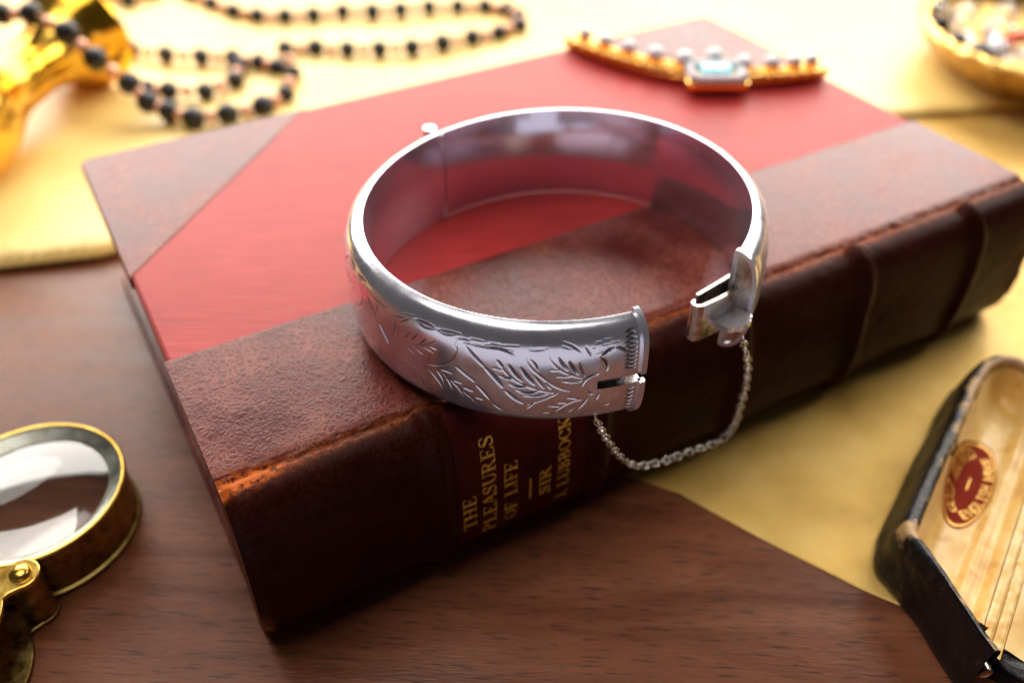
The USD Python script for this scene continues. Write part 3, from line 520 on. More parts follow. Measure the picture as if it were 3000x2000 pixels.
# slot walls
sl = []
for wq in (SLOT_W0, SLOT_W1):
    s_ = np.arange(-0.1, SLOT_S + .15, .3); e_ = np.interp(s_, S_f, e_f); P, N = ell(e_); r0, z0 = pr(wq)
    dp = np.linspace(0.02, -1.5, 4)
    sl.append(grid(np.concatenate([P[:, None] + N[:, None] * (r0 + dp)[None, :, None], np.full((len(s_), 4, 1), z0 + BZ0)], -1)))
obj(bangle, "clasp_slot", cat(*sl), M_silver_warm, smooth=False)
# plain half
e_p, S_p = arcgrid(8.5, 172.6); sp_ = np.arange(0, S_p[-1] + .35, 0.4); sp_[-1] = S_p[-1]; wp = np.linspace(0, WL, 56)
Pp, Np = ell(np.interp(sp_, S_p, e_p)); rp, zp = pr(wp)
dn = 0.08 * (meshkit.fbm(np.stack([*np.meshgrid(sp_ / 6, wp / 6, indexing="ij"), np.ones((len(sp_), 56))], -1), 3, 21) - 0.5) * np.clip(np.minimum(wp, WL - wp) / 1.2, 0, 1)
# small punched border near the clasp
for k in range(11):
    s0, w0 = 2.2 + 0.05 * k, 3.5 + k * 0.9
    dn -= 0.16 * np.exp(-(((sp_[:, None] - s0) / .35) ** 2 + ((wp[None] - w0) / .35) ** 2))
obj(bangle, "plain_half", orient_out(tri(grid(np.concatenate([Pp[:, None] + Np[:, None] * (rp[None] + dn)[..., None], np.broadcast_to((zp + BZ0)[None, :, None], dn.shape + (1,))], -1)))), M_silver, smooth=True, label="plain polished back half")
# raised collars at both open ends, and the plates that close them
def frame_at(edeg, out):
    P, N = ell(math.radians(edeg)); t = np.array([-N[1], N[0]]) * out
    return P, N, t
def prof_loop(grow, n=70):
    w = np.linspace(0, WL, n); r_, z_ = pr(w)
    q = Polygon(np.vstack([np.column_stack([r_, z_]), [[0, 0], [0, BH]]])).buffer(0).buffer(grow, join_style=1)
    return q
def end_piece(edeg, out, poly, t0, t1, name, material, label=None):
    P, N, t = frame_at(edeg, out)
    m = trimesh.creation.extrude_polygon(poly, t1 - t0, engine="earcut")
    V = m.vertices; W = np.zeros((len(V), 3)); W[:, :2] = P + V[:, :1] * N + (V[:, 2:] + t0) * t; W[:, 2] = BZ0 + V[:, 1]
    m = trimesh.Trimesh(W, m.faces, process=False); m.fix_normals()
    return obj(bangle, name, m, material, smooth=30, label=label)
slotbox = sbox(0.6, pr(SLOT_W1)[1], 9, pr(SLOT_W0)[1])
ring_f = prof_loop(0.55).difference(prof_loop(-0.5)).difference(slotbox)
pieces = sorted(getattr(ring_f, "geoms", [ring_f]), key=lambda g: -g.area)
col_e = union_all(pieces)
for g in pieces: end_piece(-30.5, 1, g, -0.5, 0.35, "end_collar", M_silver)
for g in pieces: end_piece(-30.5, 1, g.intersection(prof_loop(.25)) if g.area > 3 else g, 0.35, 0.6, "end_collar_lip", M_silver) if g.area > 2 else None
end_piece(8.5, -1, prof_loop(0.45).difference(prof_loop(-0.22)), -0.5, 0.45, "end_collar", M_silver, "collar at the tongue end")
end_piece(8.5, -1, prof_loop(-0.15), -0.9, 0.15, "end_plate", M_silver_warm, "tarnished plate closing the tongue end")
# box receiver edges inside the engraved end
end_piece(-30.5, 1, prof_loop(-0.35).difference(sbox(0.4, 6.2, 9, 11.4)), -1.0, -0.35, "end_plate", M_silver_warm)
# spring tongue: a folded strip, and its thumb piece
P, N, t = frame_at(8.5, -1)
t = np.array([math.cos(math.radians(-141)), math.sin(math.radians(-141))]); N = np.array([-t[1], t[0]])
if N[1] > 0: N = -N
def loc(q):  # (along t, along n, height)
    q = np.asarray(q, float); o = np.zeros(q.shape); o[..., :2] = P + q[..., :1] * t + q[..., 1:2] * N; o[..., 2] = BZ0 + q[..., 2]; return o
def plate(path, z0, z1, th, name, material):
    path = np.array(path, float); L = LineString(path).buffer(th / 2, cap_style=1, join_style=1)
    m = rounded_poly(L, 0, z1 - z0, 0.12, 2) if False else trimesh.creation.extrude_polygon(L, z1 - z0, engine="earcut")
    V = m.vertices; m = trimesh.Trimesh(loc(np.column_stack([V[:, 0], V[:, 1], V[:, 2] + z0])), m.faces, process=False); m.fix_normals()
    return obj(bangle, name, m, material, smooth=30)
plate([(-1.2, -1.5), (6.6, -1.3)], 5.4, 12.4, 0.62, "tongue_plate", M_silver_warm)
plate([(-2.0, 1.0), (4.0, 0.8), (7.2, 0.5), (8.0, 0.1), (8.2, -0.5), (8.0, -1.0), (7.4, -1.2)], 4.6, 11.6, 0.66, "tongue_spring", M_silver_warm)
tp_ = []
th_n = np.linspace(-1, 1, 25)
outl = [(-0.6, 0.8)] + [(2.2 + 2.9 * x_, 5.7 - 1.5 * x_ ** 2 * 1.0 + 0.16 * math.cos(x_ * 15)) for x_ in th_n] + [(5.2, 0.8)]
tpm = trimesh.creation.extrude_polygon(Polygon(outl), 1.0, engine="earcut")
V = tpm.vertices; sag = 0.12 * (V[:, 1] - 1.5)
tpm = trimesh.Trimesh(loc(np.column_stack([V[:, 0], V[:, 1], V[:, 2] + 6.9 + sag])), tpm.faces, process=False); tpm.fix_normals()
obj(bangle, "thumb_piece", tpm, M_silver, smooth=30, label="scalloped thumb piece on the tongue")
# hinge knuckle and seam at the back
P, N = ell(math.radians(172.8)); k_ = []
hin = tube(np.column_stack([np.repeat((P + N * 3.3)[None], 12, 0), np.linspace(BZ0 + .6, BZ0 + BH - 0.1, 12)]), 1.25, 20); obj(bangle, "hinge", hin, M_silver, smooth=30)
for k, (dz0, dz1) in enumerate(((0.1, 8.9), (9.2, 18.1))):
    seam = tube(np.column_stack([np.repeat((P - N * 0.02)[None], 6, 0), np.linspace(BZ0 + dz0, BZ0 + dz1, 6)]), 0.42, 10); obj(bangle, "hinge_seam", seam, M_silver, smooth=30)
# safety chain
Pe, Ne = ell(np.interp(5.8, S_f, e_f)); Pt, Nt, tt = frame_at(8.5, -1)
c0 = np.array([*(Pe + Ne * 1.7), BZ0 + 1.0]); c1 = np.array([*(Pt + tt * 1.2 + Nt * 3.6), BZ0 + 4.8])
CH = np.array([[12.7, 100.6, 34.6], [14.1, 101.9, 30.1], [16.6, 104.1, 23.7], [19.1, 106.2, 18.5], [22.0, 108.5, 14.8], [26.3, 111.4, 12.6], [30.8, 114.2, 11.5], [35.0, 116.6, 10.8], [38.2, 118.2, 10.8], [40.2, 118.9, 13.1], [40.8, 118.7, 18.3], [40.7, 118.0, 25.7], [39.7, 116.7, 31.5], [38.1, 115.1, 36.3], [37.2, 113.6, 38.9]])
cp = spline(CH, 600); cl = np.r_[0, np.cumsum(np.linalg.norm(np.diff(cp, axis=0), axis=1))]
chain = UsdGeom.Xform.Define(stage, bangle + "/safety_chain"); chp = bangle + "/safety_chain"
nl = int(cl[-1] / 1.36)
for i in range(nl):
    s = (i + .5) * cl[-1] / nl; p = np.array([np.interp(s, cl, cp[:, k]) for k in range(3)]); p2 = np.array([np.interp(s + .3, cl, cp[:, k]) for k in range(3)])
    T_ = unit(p2 - p); A_ = unit(np.cross(T_, [0.3, 0.2, 1.0])); B_ = np.cross(T_, A_)
    ang = (i % 2) * np.pi / 2 + 0.5 + r2.normal() * 0.3; A2 = A_ * math.cos(ang) + B_ * math.sin(ang); B2 = np.cross(T_, A2)
    q = np.linspace(0, 2 * np.pi, 12, endpoint=False); big = 1.5 if i in (0, nl - 1) else 1.0
    lp = np.array([p + T_ * 0.94 * big * math.cos(x) + A2 * 0.62 * big * math.sin(x) for x in q])
    # minor circle
    cen = lp - p; nrm = cen / np.linalg.norm(cen, axis=1)[:, None]; mq = np.linspace(0, 2 * np.pi, 6, endpoint=False)
    Gk = lp[:, None] + 0.17 * (nrm[:, None] * np.cos(mq)[None, :, None] + B2 * np.sin(mq)[None, :, None])
    m = tri(grid(Gk, True, True)); m.fix_normals(); obj(chp, "link", m, M_silver_warm, smooth=True)

# crumbs on the leather inside the bangle
def on_ray(q): return q
for (x, y, r, lb) in ((9.5, 117.5, 0.30, "pale crumb on the leather inside the bangle, nearest the clasp opening"), (5.9, 119.3, 0.22, "pale crumb on the leather inside the bangle, middle of three"), (-0.6, 120.3, 0.22, "pale crumb on the leather inside the bangle, farthest from the clasp")):
    m = trimesh.creation.icosphere(2, r); m.vertices += (meshkit.noise(m.vertices * 6, 3)[:, None] - .5) * r; m.apply_translation((x, y, BT + .18 + r * .8))
    obj(None, "crumb", m, M_crumb, label=lb, cat="crumb", group="crumbs inside the bangle")

# ================================================================== folding magnifier
MC = np.array([-85.1, 106.7]); MZ = 0.15; MH = 10.4; MR = 16.4
mag = thing("folding_magnifier", "old brass folding magnifier with a round glass lens and swivelling plates", "magnifier", (*MC, 0))
def at_m(m, z=0.0): m = m.copy(); m.apply_translation((*MC, z)); return m
obj(mag, "ring", at_m(lathe([(14.0, 0.15), (15.6, 0.0), (16.5, 0.05), (16.9, 0.3), (16.85, 0.9), (16.35, 1.1), (16.3, 9.7), (16.45, 10.0), (16.4, 10.3), (16.15, 10.4), (15.9, 10.25), (15.7, 9.8)], 96)), M_brass_dark, smooth=35, label="dark brass ring wall")
obj(mag, "rim", at_m(lathe([(16.3, 9.85), (16.62, 10.05), (16.6, 10.45), (16.2, 10.6), (15.85, 10.45)], 96)), M_brass, smooth=True, label="bright worn brass rim")
obj(mag, "inner_bezel", at_m(lathe([(15.88, 10.4), (15.5, 10.0), (13.6, 8.9), (13.35, 8.6), (13.5, 6.2), (14.6, 3.0), (15.4, 0.3)], 96)), M_brass_in, smooth=35)
lens = [(0.001, 10.3)] + [(r_, 10.3 - 1.3 * (r_ / 13.5) ** 2) for r_ in np.linspace(.8, 13.4, 22)] + [(13.4, 6.0)] + [(r_, 3.4 + 2.5 * (r_ / 13.5) ** 2) for r_ in np.linspace(13.2, .001, 20)]
lm = at_m(lathe(lens, 96)); lm.merge_vertices(); lm.fix_normals(); obj(mag, "lens", lm, M_glass, smooth=40)
pv = np.array([-78.6, 89.0])
def petal(z0, z1, rot, name, material, label):
    tab = Point(*pv).buffer(2.9)
    d = np.array([math.cos(rot), math.sin(rot)]); c = pv + d * 20.0
    neck = LineString([pv, pv + d * 8]).buffer(2.75)
    leaf = affinity.translate(affinity.scale(Point(0, 0).buffer(1, 48), 14.6, 14.6), *(pv + d * 17.6))
    q = union_all([tab, neck, leaf]).buffer(-1.2).buffer(1.2).buffer(0.6).buffer(-.6)
    return obj(mag, name, rounded_poly(q, z0, z1, 0.22, 3), material, smooth=35, label=label)
petal(10.0, 10.9, math.radians(216), "cover_plate", M_brass, "bright upper brass plate")
petal(0.0, 0.9, math.radians(228), "cover_plate", M_brass_dark, "dark lower brass plate")
post = trimesh.creation.cylinder(2.75, 9.1, sections=40); post.apply_translation((*pv, 5.45)); obj(mag, "pivot_post", post, M_brass_dark, smooth=40)
riv = lathe([(0.001, 1.0), (.7, .97), (1.3, .8), (1.62, .45), (1.7, 0.1), (1.7, 0)], 40); riv.apply_translation((*pv, 10.9)); obj(mag, "rivet", riv, M_brass, smooth=True)

# ================================================================== black leather jewel case (open)
CA = math.radians(56.0); ca = np.array([math.cos(CA), math.sin(CA)]); cb = np.array([ca[1], -ca[0]]); K1 = np.array([67.3, 96.9])
def cs(a, b, z):
    a, b, z = np.broadcast_arrays(np.asarray(a, float), np.asarray(b, float), np.asarray(z, float))
    return np.stack([K1[0] + a * ca[0] + b * cb[0], K1[1] + a * ca[1] + b * cb[1], z], -1)
case = thing("jewel_case", "open scuffed black leather jewel case with a gold satin lining, at the right edge", "case", (*cs(18, 8, 0)[:2], 0))
wall = np.array([(-15.6, 16.4), (-13.1, 13.4), (-7, 7.2), (-1.2, 1.2), (-0.2, 0.1), (0.6, -.1), (8, -.2), (20, -0.1), (32, 0.1), (44, 0.4), (50, 1.0), (53, 2.4), (54, 4.6), (53, 7.6), (50, 11), (46, 15.4)])
seg = np.r_[0, np.cumsum(np.linalg.norm(np.diff(wall, axis=0), axis=1))]
wl = np.arange(0, seg[-1], 0.28); W2 = np.column_stack([np.interp(wl, seg, wall[:, 0]), np.interp(wl, seg, wall[:, 1])])

tw = np.gradient(W2, axis=0); tw /= np.linalg.norm(tw, axis=1)[:, None]; nw = np.column_stack([-tw[:, 1], tw[:, 0]])
if nw[len(nw) // 3, 1] > 0: nw = -nw
nrm_s = np.column_stack([np.convolve(np.pad(nw[:, k], 1, mode="edge"), np.ones(3) / 3, "valid") for k in range(2)]); nw = nrm_s / np.linalg.norm(nrm_s, axis=1)[:, None]
cprof = spline([(0.0, 7.5), (-0.05, 11.0), (0.3, 11.85), (1.0, 12.1), (1.9, 11.9), (2.6, 10.9), (3.6, 7.6), (4.6, 3.8), (5.2, 1.2), (4.9, 0.2), (3.2, 0.05)], 64)
aw = wl[:, None] + 0 * cprof[None, :, 0]; pw = np.arange(64)[None] + 0 * aw
ofac = 0.5 + 0.5 * np.clip((aw - seg[2]) / (seg[5] - seg[2] + 3), 0, 1)
nz = meshkit.fbm(np.stack([aw / 1.3, pw / 5.0, 0 * aw], -1), 3, 5) - .5; nz_b = meshkit.fbm(np.stack([aw / 7, pw / 22.0, 0 * aw], -1), 2, 6) - .5
o = cprof[None, :, 0] * np.where(cprof[None, :, 0] > 1.5, ofac, 1) + 0.22 * nz + 0.6 * nz_b * (pw > 6); h = cprof[None, :, 1] + 0.2 * nz * (cprof[None, :, 1] > 1)
# torn flap of covering on the long wall
flap = np.exp(-((aw - (seg[5] + 24)) / 1.8) ** 2) * np.exp(-((pw - 6) / 5.0) ** 2)
o = o - 0.9 * flap; h = h - 0.1 * flap
Gc = cs(W2[:, 0, None] + nw[:, 0, None] * o, W2[:, 1, None] + nw[:, 1, None] * o, np.maximum(h, 0.05))
edgew = np.exp(-((pw - 13) / 5.0) ** 2)
cornerw = np.exp(-((aw - seg[4]) / 1.6) ** 2) * np.exp(-((pw - 18) / 11.0) ** 2)
farw = np.clip((aw - seg[8] + 4) / 14, 0, 1) * np.exp(-((pw - 13) / 9.0) ** 2)
wear_shade = 0.14 + 0.18 * edgew + 0.30 * cornerw + 0.22 * farw + 0.05 * nz
cm = tri(grid(Gc)); 
if cm.face_normals[:, 2][:2000].mean() < 0: cm.invert()
wall_p = obj(case, "leather_wall", cm, M_case, wear_shade=wear_shade.ravel(), label="scuffed black leather wall with bare corners")
# satin lining as one padded sheet
hx, hy = np.meshgrid(np.arange(-16, 56, 0.45), np.arange(-0.5, 14.01, 0.45), indexing="ij")
inner_poly = Polygon(np.vstack([W2, [(40, 14.6), (-14.6, 14.6)]])).buffer(0)
from shapely import contains_xy, distance, points
LW = LineString(W2); dwall = distance(points(np.stack([hx, hy], -1)), LW)
def lin_z(a, b):
    d = distance(points(np.stack([a, b], -1)), LW)
    z = 3.6 + 6.8 * np.exp(-(d / 1.7) ** 1.3) + 2.6 * np.clip((b - 8.0) / 6.0, 0, 1) ** 1.4
    z = z + 0.7 * np.exp(-((b - 9.6 - 0.02 * a) / 1.1) ** 2) - 0.5 * np.exp(-((b - 11.9) / .9) ** 2)
    return z + 0.35 * (meshkit.noise(np.stack([a / 5, b / 5, 0 * a], -1), 4) - .5) + 0.12 * (meshkit.noise(np.stack([a / 1.6, b / 1.6, 0 * a], -1), 14) - .5)
zl = lin_z(hx, hy); vL, fL = grid(cs(hx, hy, zl)); ins = contains_xy(inner_poly.buffer(0.35), hx, hy).ravel(); fL = fL[ins[fL].all(1)]
lnm = tri((vL, fL)); 
if lnm.face_normals[:, 2].mean() < 0: lnm.invert()
lnp = obj(case, "satin_lining", lnm, M_lining, smooth=True)
# hinge strips and the edge of the other half
def strip(a0, a1, b0, b1, zf, name, material, n=120, **k):
    a_ = np.linspace(a0, a1, n); b__ = np.linspace(b0, b1, 14); Aq, Bq = np.meshgrid(a_, b__, indexing="ij")
    m = tri(grid(cs(Aq, Bq, zf(Aq, Bq)))); 
    if m.face_normals[:, 2].mean() < 0: m.invert()
    return obj(case, name, m, material, smooth=True, **k)
strip(-13.5, 42, 14.0, 15.6, lambda a, b: 6.6 + .22 * np.sin((b - 14) / 1.6 * np.pi) + .15 * meshkit.noise(np.stack([a, b, 0 * a], -1), 3), "hinge_tape", M_lining, label="frayed cream hinge tape")
strip(-13.0, 42, 15.7, 17.4, lambda a, b: 6.3 + .2 * np.sin((b - 15.7) / 1.7 * np.pi) + .15 * meshkit.noise(np.stack([a, b, 0 * a], -1), 4), "hinge_tape", M_lining)
strip(-10.5, 44, 17.5, 30, lambda a, b: 6.2 - 1.2 * np.clip((b - 18) / 5, 0, 1) + .3 * meshkit.noise(np.stack([a / 4, b / 4, 0 * a], -1), 4), "lower_lining", M_lining)
w2 = trimesh.creation.box((52, 14, 5.4)); V = w2.vertices; w2.vertices = cs(V[:, 0] + 14, V[:, 1] + 23.8, V[:, 2] + 2.75); w2.fix_normals(); obj(case, "lower_half", w2, M_case, wear_shade=np.full(8, .2), label="black outside of the case's other half")
kn = tube(cs(np.linspace(-16.2, -14.2, 8), np.linspace(16.2, 14.4, 8), np.full(8, 6.0)), 1.1, 12); obj(case, "hinge_pin", kn, M_silver_warm, smooth=True)
# oval stamp printed on the lining
SA, SB_, sra, srb = 24.0, 4.9, 12.2, 4.3
def stamp_pt(x, y, lift): a = SA + x; b = SB_ - y; return cs(a, b, lin_z(a, b) + lift)
def disc(r0, r1, lift, name, material):
    t = np.linspace(0, 2 * np.pi, 120, endpoint=False); rr0 = np.linspace(r0, r1, 8 if r0 > 0 else 26)
    G = stamp_pt(sra * rr0[:, None] * np.cos(t), srb * rr0[:, None] * np.sin(t), lift); m = tri(grid(G, closed_v=True))
    if m.face_normals[:, 2].mean() < 0: m.invert()
    return obj(lnp, name, m, material, smooth=False)
disc(0.0, 1.0, 0.05, "oval_stamp", M_stamp); disc(0.90, 0.955, 0.09, "stamp_border", M_stamp_gold)
def arc_text(txt, t0, t1, k, h, flip):
    n = len(txt); out = []
    # even spacing by arc length
    tt = np.linspace(t0, t1, 400); P = np.column_stack([sra * k * np.cos(tt), srb * k * np.sin(tt)]); L = np.r_[0, np.cumsum(np.linalg.norm(np.diff(P, axis=0), axis=1))]
    for i, c in enumerate(txt):
        if c == " ": continue
        s = L[-1] * (i + .5) / n; t_ = np.interp(s, L, tt); x, y = sra * k * math.cos(t_), srb * k * math.sin(t_)
        x2, y2 = sra * k * math.cos(t_ + (t1 - t0) * .01), srb * k * math.sin(t_ + (t1 - t0) * .01); d = unit([x2 - x, y2 - y]); nn = np.array([-d[1], d[0]])
        g = meshkit.text_mesh(c, h, 0.01, bold=True); V = g.vertices; V = V - [[V[:, 0].mean(), h / 2, 0]]
        Q = np.array([x, y]) + V[:, :1] * 1.05 * d + V[:, 1:2] * nn
        f_ = g.faces[(np.abs(g.face_normals[:, 2]) > .9) & (g.triangles_center[:, 2] > .005)]
        out.append(trimesh.Trimesh(stamp_pt(Q[:, 0], Q[:, 1], 0.10), f_, process=False))
    m = cat(*out); obj(lnp, "stamp_lettering", m, M_stamp_gold, smooth=False)
arc_text("GOLD MOUNTED", math.radians(168), math.radians(12), 0.70, 1.7, False)
arc_text("ENGLISH MAKE", math.radians(192), math.radians(348), 0.70, 1.7, True)
db = np.array([(-1.6, -.14), (1.6, -.14), (1.6, .14), (-1.6, .14)]); obj(lnp, "stamp_dash", (stamp_pt(db[:, 0], db[:, 1], 0.1), np.array([[0, 1, 2, 3]])), M_stamp_gold, smooth=False)
M_bronze = metal("bronze", (0.42, 0.24, 0.06), (0.70, 0.45, 0.16), 0.34, 0.08, 300.0, 0.00002, 900.0)
# ================================================================== bead necklace
PIT = PITCH; Rv = np.array([1.0, 0, 0]); Fv = np.array([0, math.cos(PIT), -math.sin(PIT)]); Uv = np.array([0, math.sin(PIT), math.cos(PIT)])
NECK = [[[-155.3,278.8,30.0],[-142.1,270.8,33.0],[-127.4,258.7,32.0],[-119.6,254.7,26.0],[-116.3,264.7,14.0],[-111.1,262.3,9.0],[-105.0,261.2,6.5],[-96.8,257.7,6.0],[-87.0,260.7,6.0],[-77.4,266.2,5.9],[-72.0,275.0,5.9],[-72.6,290.5,5.9],[-78.9,310.8,5.9],[-68.5,311.7,5.9],[-57.2,310.5,5.9],[-46.1,310.8,5.9],[-34.9,312.3,5.9],[-24.4,316.2,5.9],[-14.2,321.1,5.9],[-4.7,325.2,5.9],[2.7,332.3,5.9],[2.5,341.7,5.9],[-1.6,348.0,5.9],[-10.3,351.5,5.9],[-20.7,351.5,5.9],[-31.6,350.8,5.9],[-42.2,348.3,5.9],[-52.7,346.2,5.9],[-63.9,346.2,5.9],[-74.4,342.8,5.9],[-84.7,341.4,5.9],[-95.2,342.1,5.9],[-105.1,346.2,5.9],[-115.4,354.4,5.9],[-125.7,363.6,5.9],[-136.4,373.2,5.9]],[[-132.4,310.2,5.9],[-119.1,306.1,5.9],[-106.5,304.1,5.9],[-95.3,303.2,5.9],[-85.5,299.5,5.9],[-78.7,295.6,5.9]],[[-116.7,278.2,5.9],[-109.9,277.5,5.9],[-98.0,276.7,5.9],[-90.4,285.2,5.9],[-91.5,295.6,5.9]],[[-161.1,365.5,5.9],[-148.6,358.0,5.9],[-141.2,366.3,5.9]]]
neck = thing("bead_necklace", "long necklace of black beads with small rose gold beads between, looped on the yellow cloth", "necklace", (-30, 300, 3.3))
def strand(pts, first=0):
    p = np.array(pts, float)
    obj(neck, "thread", tube(spline(p, len(p) * 5), 0.35, 6), M_thread, smooth=True)
    for i in range(len(p)):
        m = bead.copy(); m.vertices *= (1.18 if first and i < 10 else 1.0) * (0.96 + 0.08 * random.random()); m.apply_translation(p[i]); obj(neck, "black_bead", m, M_bead, smooth=True)
        if i:
            q = (p[i] + p[i - 1]) / 2; s = rose.copy(); s.apply_translation(q)
            if np.linalg.norm(p[i] - p[i - 1]) > 6.0: obj(neck, "rose_bead", s, M_copper, smooth=True)
bead = trimesh.creation.icosphere(2, 3.05); rose = trimesh.creation.icosphere(2, 2.05)
for i_, s in enumerate(NECK): strand(s, i_ == 0)

# ================================================================== gilt ornament at the left edge
orn = thing("gilt_ornament", "out of focus gilt metal candle holder lying on its side under the beads", "ornament", (-150, 250, 3.3))
O0 = np.array([-137.0, 288.0, 20.5]); OD = unit([-0.26, -0.95, -0.055]); OX = unit(np.cross(OD, [0, 0, 1])); OY = np.cross(OD, OX)
def lo(prof, name, material=None, **k):
    m = lathe(prof, 72); m.vertices = O0 + m.vertices[:, :1] * OX + m.vertices[:, 1:2] * OY + m.vertices[:, 2:] * OD
    return obj(orn, name, m, material or M_ornament, smooth=40, **k)
lo(spline([(17.0, 0), (17.6, 0.6), (17.2, 2.2), (15.4, 6), (12.2, 11), (9.6, 17), (8.4, 24), (8.6, 30)], 50), "foot")
lo(spline([(0.01, 6.0), (6, 5.4), (12, 3.0), (15.6, 0.8), (17.0, 0.0)], 24), "foot_underside")
lo(spline([(8.6, 30), (8.9, 36), (10.4, 42), (13.8, 49), (16.8, 58), (17.2, 67), (14.5, 76), (9, 84)], 60), "stem")
# ================================================================== gold brooch on the far corner of the book
BZT = BT + 0.05
br = thing("gold_bar_brooch", "gold bar brooch with pale stones and a blue centre stone on the book's far corner", "brooch", (48, 224, BZT))
bp = spline([(16.5, 244.5, 0), (29, 232.5, 0), (45, 223.8, 0), (62, 221.8, 0), (79, 225.0, 0)], 120)
def bar(side, w0, z0, z1, name):
    t = np.gradient(bp, axis=0)[:, :2]; t /= np.linalg.norm(t, axis=1)[:, None]; n = np.column_stack([-t[:, 1], t[:, 0]]); x = np.linspace(-1, 1, 120); tp_ = 0.45 + 0.55 * (1 - np.abs(x) ** 2)
    c = bp[:, :2] + n * (side * 2.6 * tp_)[:, None]
    obj(br, name, tube(np.column_stack([c, np.full(120, BZT + z0)]), w0 * (0.75 + .25 * tp_), 12), M_gold, smooth=True)
bar(-1, 1.5, 1.5, 0, "rail"); bar(1, 1.2, 1.6, 0, "rail")
for k in range(44):
    i = int(2 + k * 115 / 43); c = bp[i]; tn = bp[min(i + 1, 119)] - bp[i - 1]; nn = unit([-tn[1], tn[0]]); sd = trimesh.creation.icosphere(1, 0.85); sd.apply_translation((c[0] - nn[0] * 3.4, c[1] - nn[1] * 3.4, BZT + 2.9 + .3 * (k % 2))); obj(br, "gold_bead", sd, M_gold, smooth=True)
bl = tube(np.column_stack([bp[:, :2], np.full(120, BZT + 1.0)]), 0.9, 8); obj(br, "back_bar", bl, M_gold, smooth=True)
for k, x in enumerate((0.07, 0.17, 0.275, 0.385, 0.49, 0.60, 0.70, 0.80, 0.885, 0.955)):
    i = int(x * 119); c = bp[i]; r_ = 1.6 + 0.75 * (1 - abs(2 * x - 1) ** 1.5)
    if 0.52 < x < 0.66: c = c + np.array([0.5, 3.6, 0])
    cl_ = lathe([(r_ * .45, 0), (r_ * .55, 1.6), (r_ * .98, 2.9), (r_ * 1.05, 3.4)], 20); cl_.apply_translation((c[0], c[1], BZT + 1.2)); cp_ = obj(br, "claw_cup", cl_, M_gold, smooth=40)
    st = trimesh.creation.icosphere(2, r_); st.vertices[:, 2] *= 0.85; st.apply_translation((c[0], c[1], BZT + 5.2)); obj(cp_, "pale_stone", st, M_pearl, smooth=True)
cc = np.array([50.8, 218.8]); cz = BZT + 3.4
obj(br, "centre_mount", rounded_poly(affinity.translate(sbox(-6.2, -4.0, 6.2, 4.0).buffer(1.6), *cc), BZT + 1.2, cz, 0.6), M_gold, smooth=40)
Lq = affinity.translate(sbox(-4.6, -2.6, 4.6, 2.6).buffer(1.7), *cc).exterior
for k in range(18):
    q = Lq.interpolate(k / 18, normalized=True); s = trimesh.creation.icosphere(2, 1.32); s.apply_translation((q.x, q.y, cz + .7)); obj(br, "pale_stone", s, M_pearl, smooth=True)
gem = rounded_poly(affinity.translate(sbox(-2.6, -1.2, 2.6, 1.2).buffer(1.5), *cc), cz - .2, cz + 2.1, 1.0, 4); obj(br, "blue_stone", gem, M_aqua, smooth=30, label="pale blue centre stone")

# ================================================================== dish of stones at the top right corner
ds_ = thing("trinket_dish", "gold rimmed dish of glass stones at the top right corner", "dish", (189, 312, 3.3))
DC = np.array([182.0, 298.5])
def dl(prof, name, material, n=120, scal=0.0):
    m = lathe(prof, n); V = m.vertices; a_ = np.arctan2(V[:, 1], V[:, 0]); r_ = np.hypot(V[:, 0], V[:, 1]); k = 1 + scal * np.cos(a_ * 26) * np.clip(V[:, 2] / 12, 0, 1)
    m.vertices = np.column_stack([V[:, 0] * k + DC[0], V[:, 1] * k + DC[1], V[:, 2] + 3.4]); return obj(ds_, name, m, material, smooth=40)
dl([(22, 0), (30, 0.2), (37, 3), (42, 7.5), (45.0, 12.5), (45.9, 13.6), (46.2, 14.3), (45.4, 14.7), (44.2, 13.8), (41, 9.0), (36, 4.8), (28, 2.6), (0.01, 2.2)], "bowl", M_bronze, 130, 0.012)
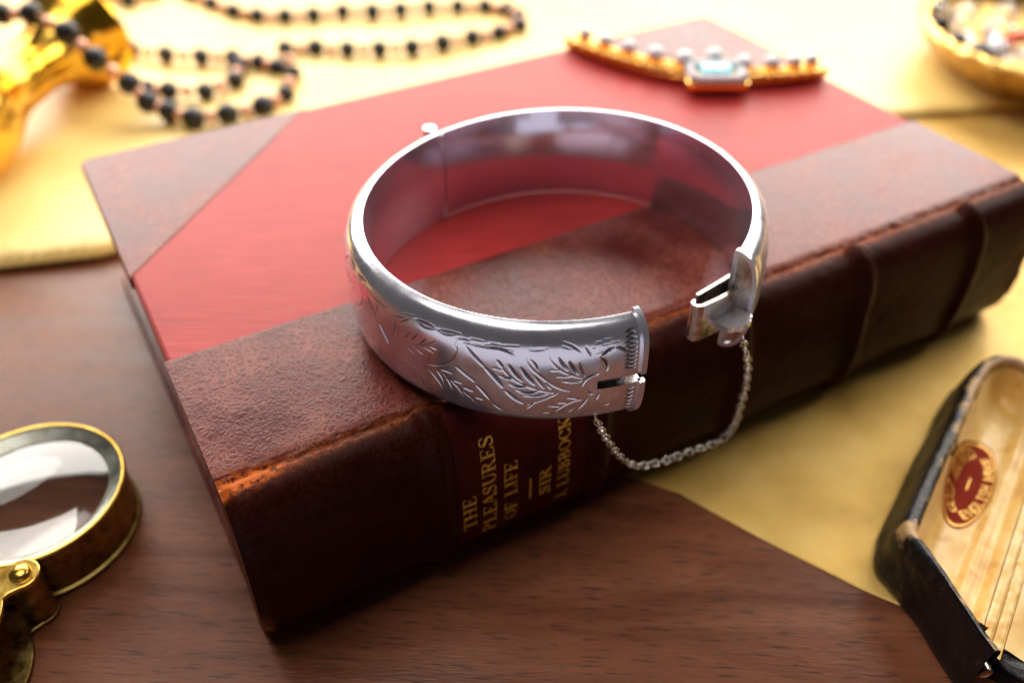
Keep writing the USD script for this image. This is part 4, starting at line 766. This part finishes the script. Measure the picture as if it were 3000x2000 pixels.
t = np.linspace(0, 2 * np.pi, 160, endpoint=False); obj(ds_, "beaded_rim", tube(np.column_stack([DC[0] + (43.3 + .7 * np.cos(t * 40)) * np.cos(t), DC[1] + (43.3 + .7 * np.cos(t * 40)) * np.sin(t), np.full(160, 16.9)]), 1.5, 10, closed=True), M_gold, smooth=True)
r3 = np.random.default_rng(11)
spots = [(-36.5, -5, 12), (-33, -16, 13), (-27, -25, 12), (-30, 6, 12), (-22, -14, 14), (-24, -4, 15), (-16, -24, 14), (-36, 12, 11), (-26, 17, 13), (-18, 6, 16), (-12, -14, 16), (-10, -32, 12), (-6, -23, 15), (-32, 24, 11)]
labs = {0: "dark faceted", 1: "clear faceted"}
for k, (x, y, z) in enumerate(spots):
    dark = k in (0, 1, 7, 12); r_ = (3.6 if dark else 4.6) + r3.random() * .8
    m = trimesh.creation.icosphere(1, r_); m.vertices *= (1, 1, .8); m.apply_transform(trimesh.transformations.rotation_matrix(r3.random() * 6, r3.random(3) - .5)); m.apply_translation((DC[0] + x, DC[1] + y, z + 3))
    where = ["touching the rim on the side of the book", "second along the rim from the coral stick", "beside the coral stick at the rim", "half hidden behind the dark stones", "next to the coral stick's tip", "largest in the middle", "under the coral stick", "by the rim at the picture's top", "behind the clear ones at the top", "on top of the heap", "behind the coral stick", "nearest the viewer by the rim", "between coral stick and rim", "farthest along the rim"][k]
    obj(None, "glass_stone", m, M_dark_gem if dark else M_crystal, smooth=False, label=("black" if dark else "clear") + " faceted glass stone in the dish, " + where, cat="stone", group="stones in the trinket dish")
m = trimesh.creation.icosphere(3, 3.6); m.apply_translation((152.6, 281.6, 17.0)); obj(None, "white_pearl", m, M_pearl, smooth=True, label="round white pearl at the dish rim below the orange coral", cat="pearl")
cr = tube(np.array([(156.8, 283.5, 20.0), (163.5, 285.6, 20.3), (173, 288.5, 20.8), (183, 291, 21)]), [2.2, 2.8, 2.6, 2.3], 14); obj(None, "coral_stick", cr, M_coral, smooth=40, label="bright orange coral stick lying in the dish of stones", cat="coral")
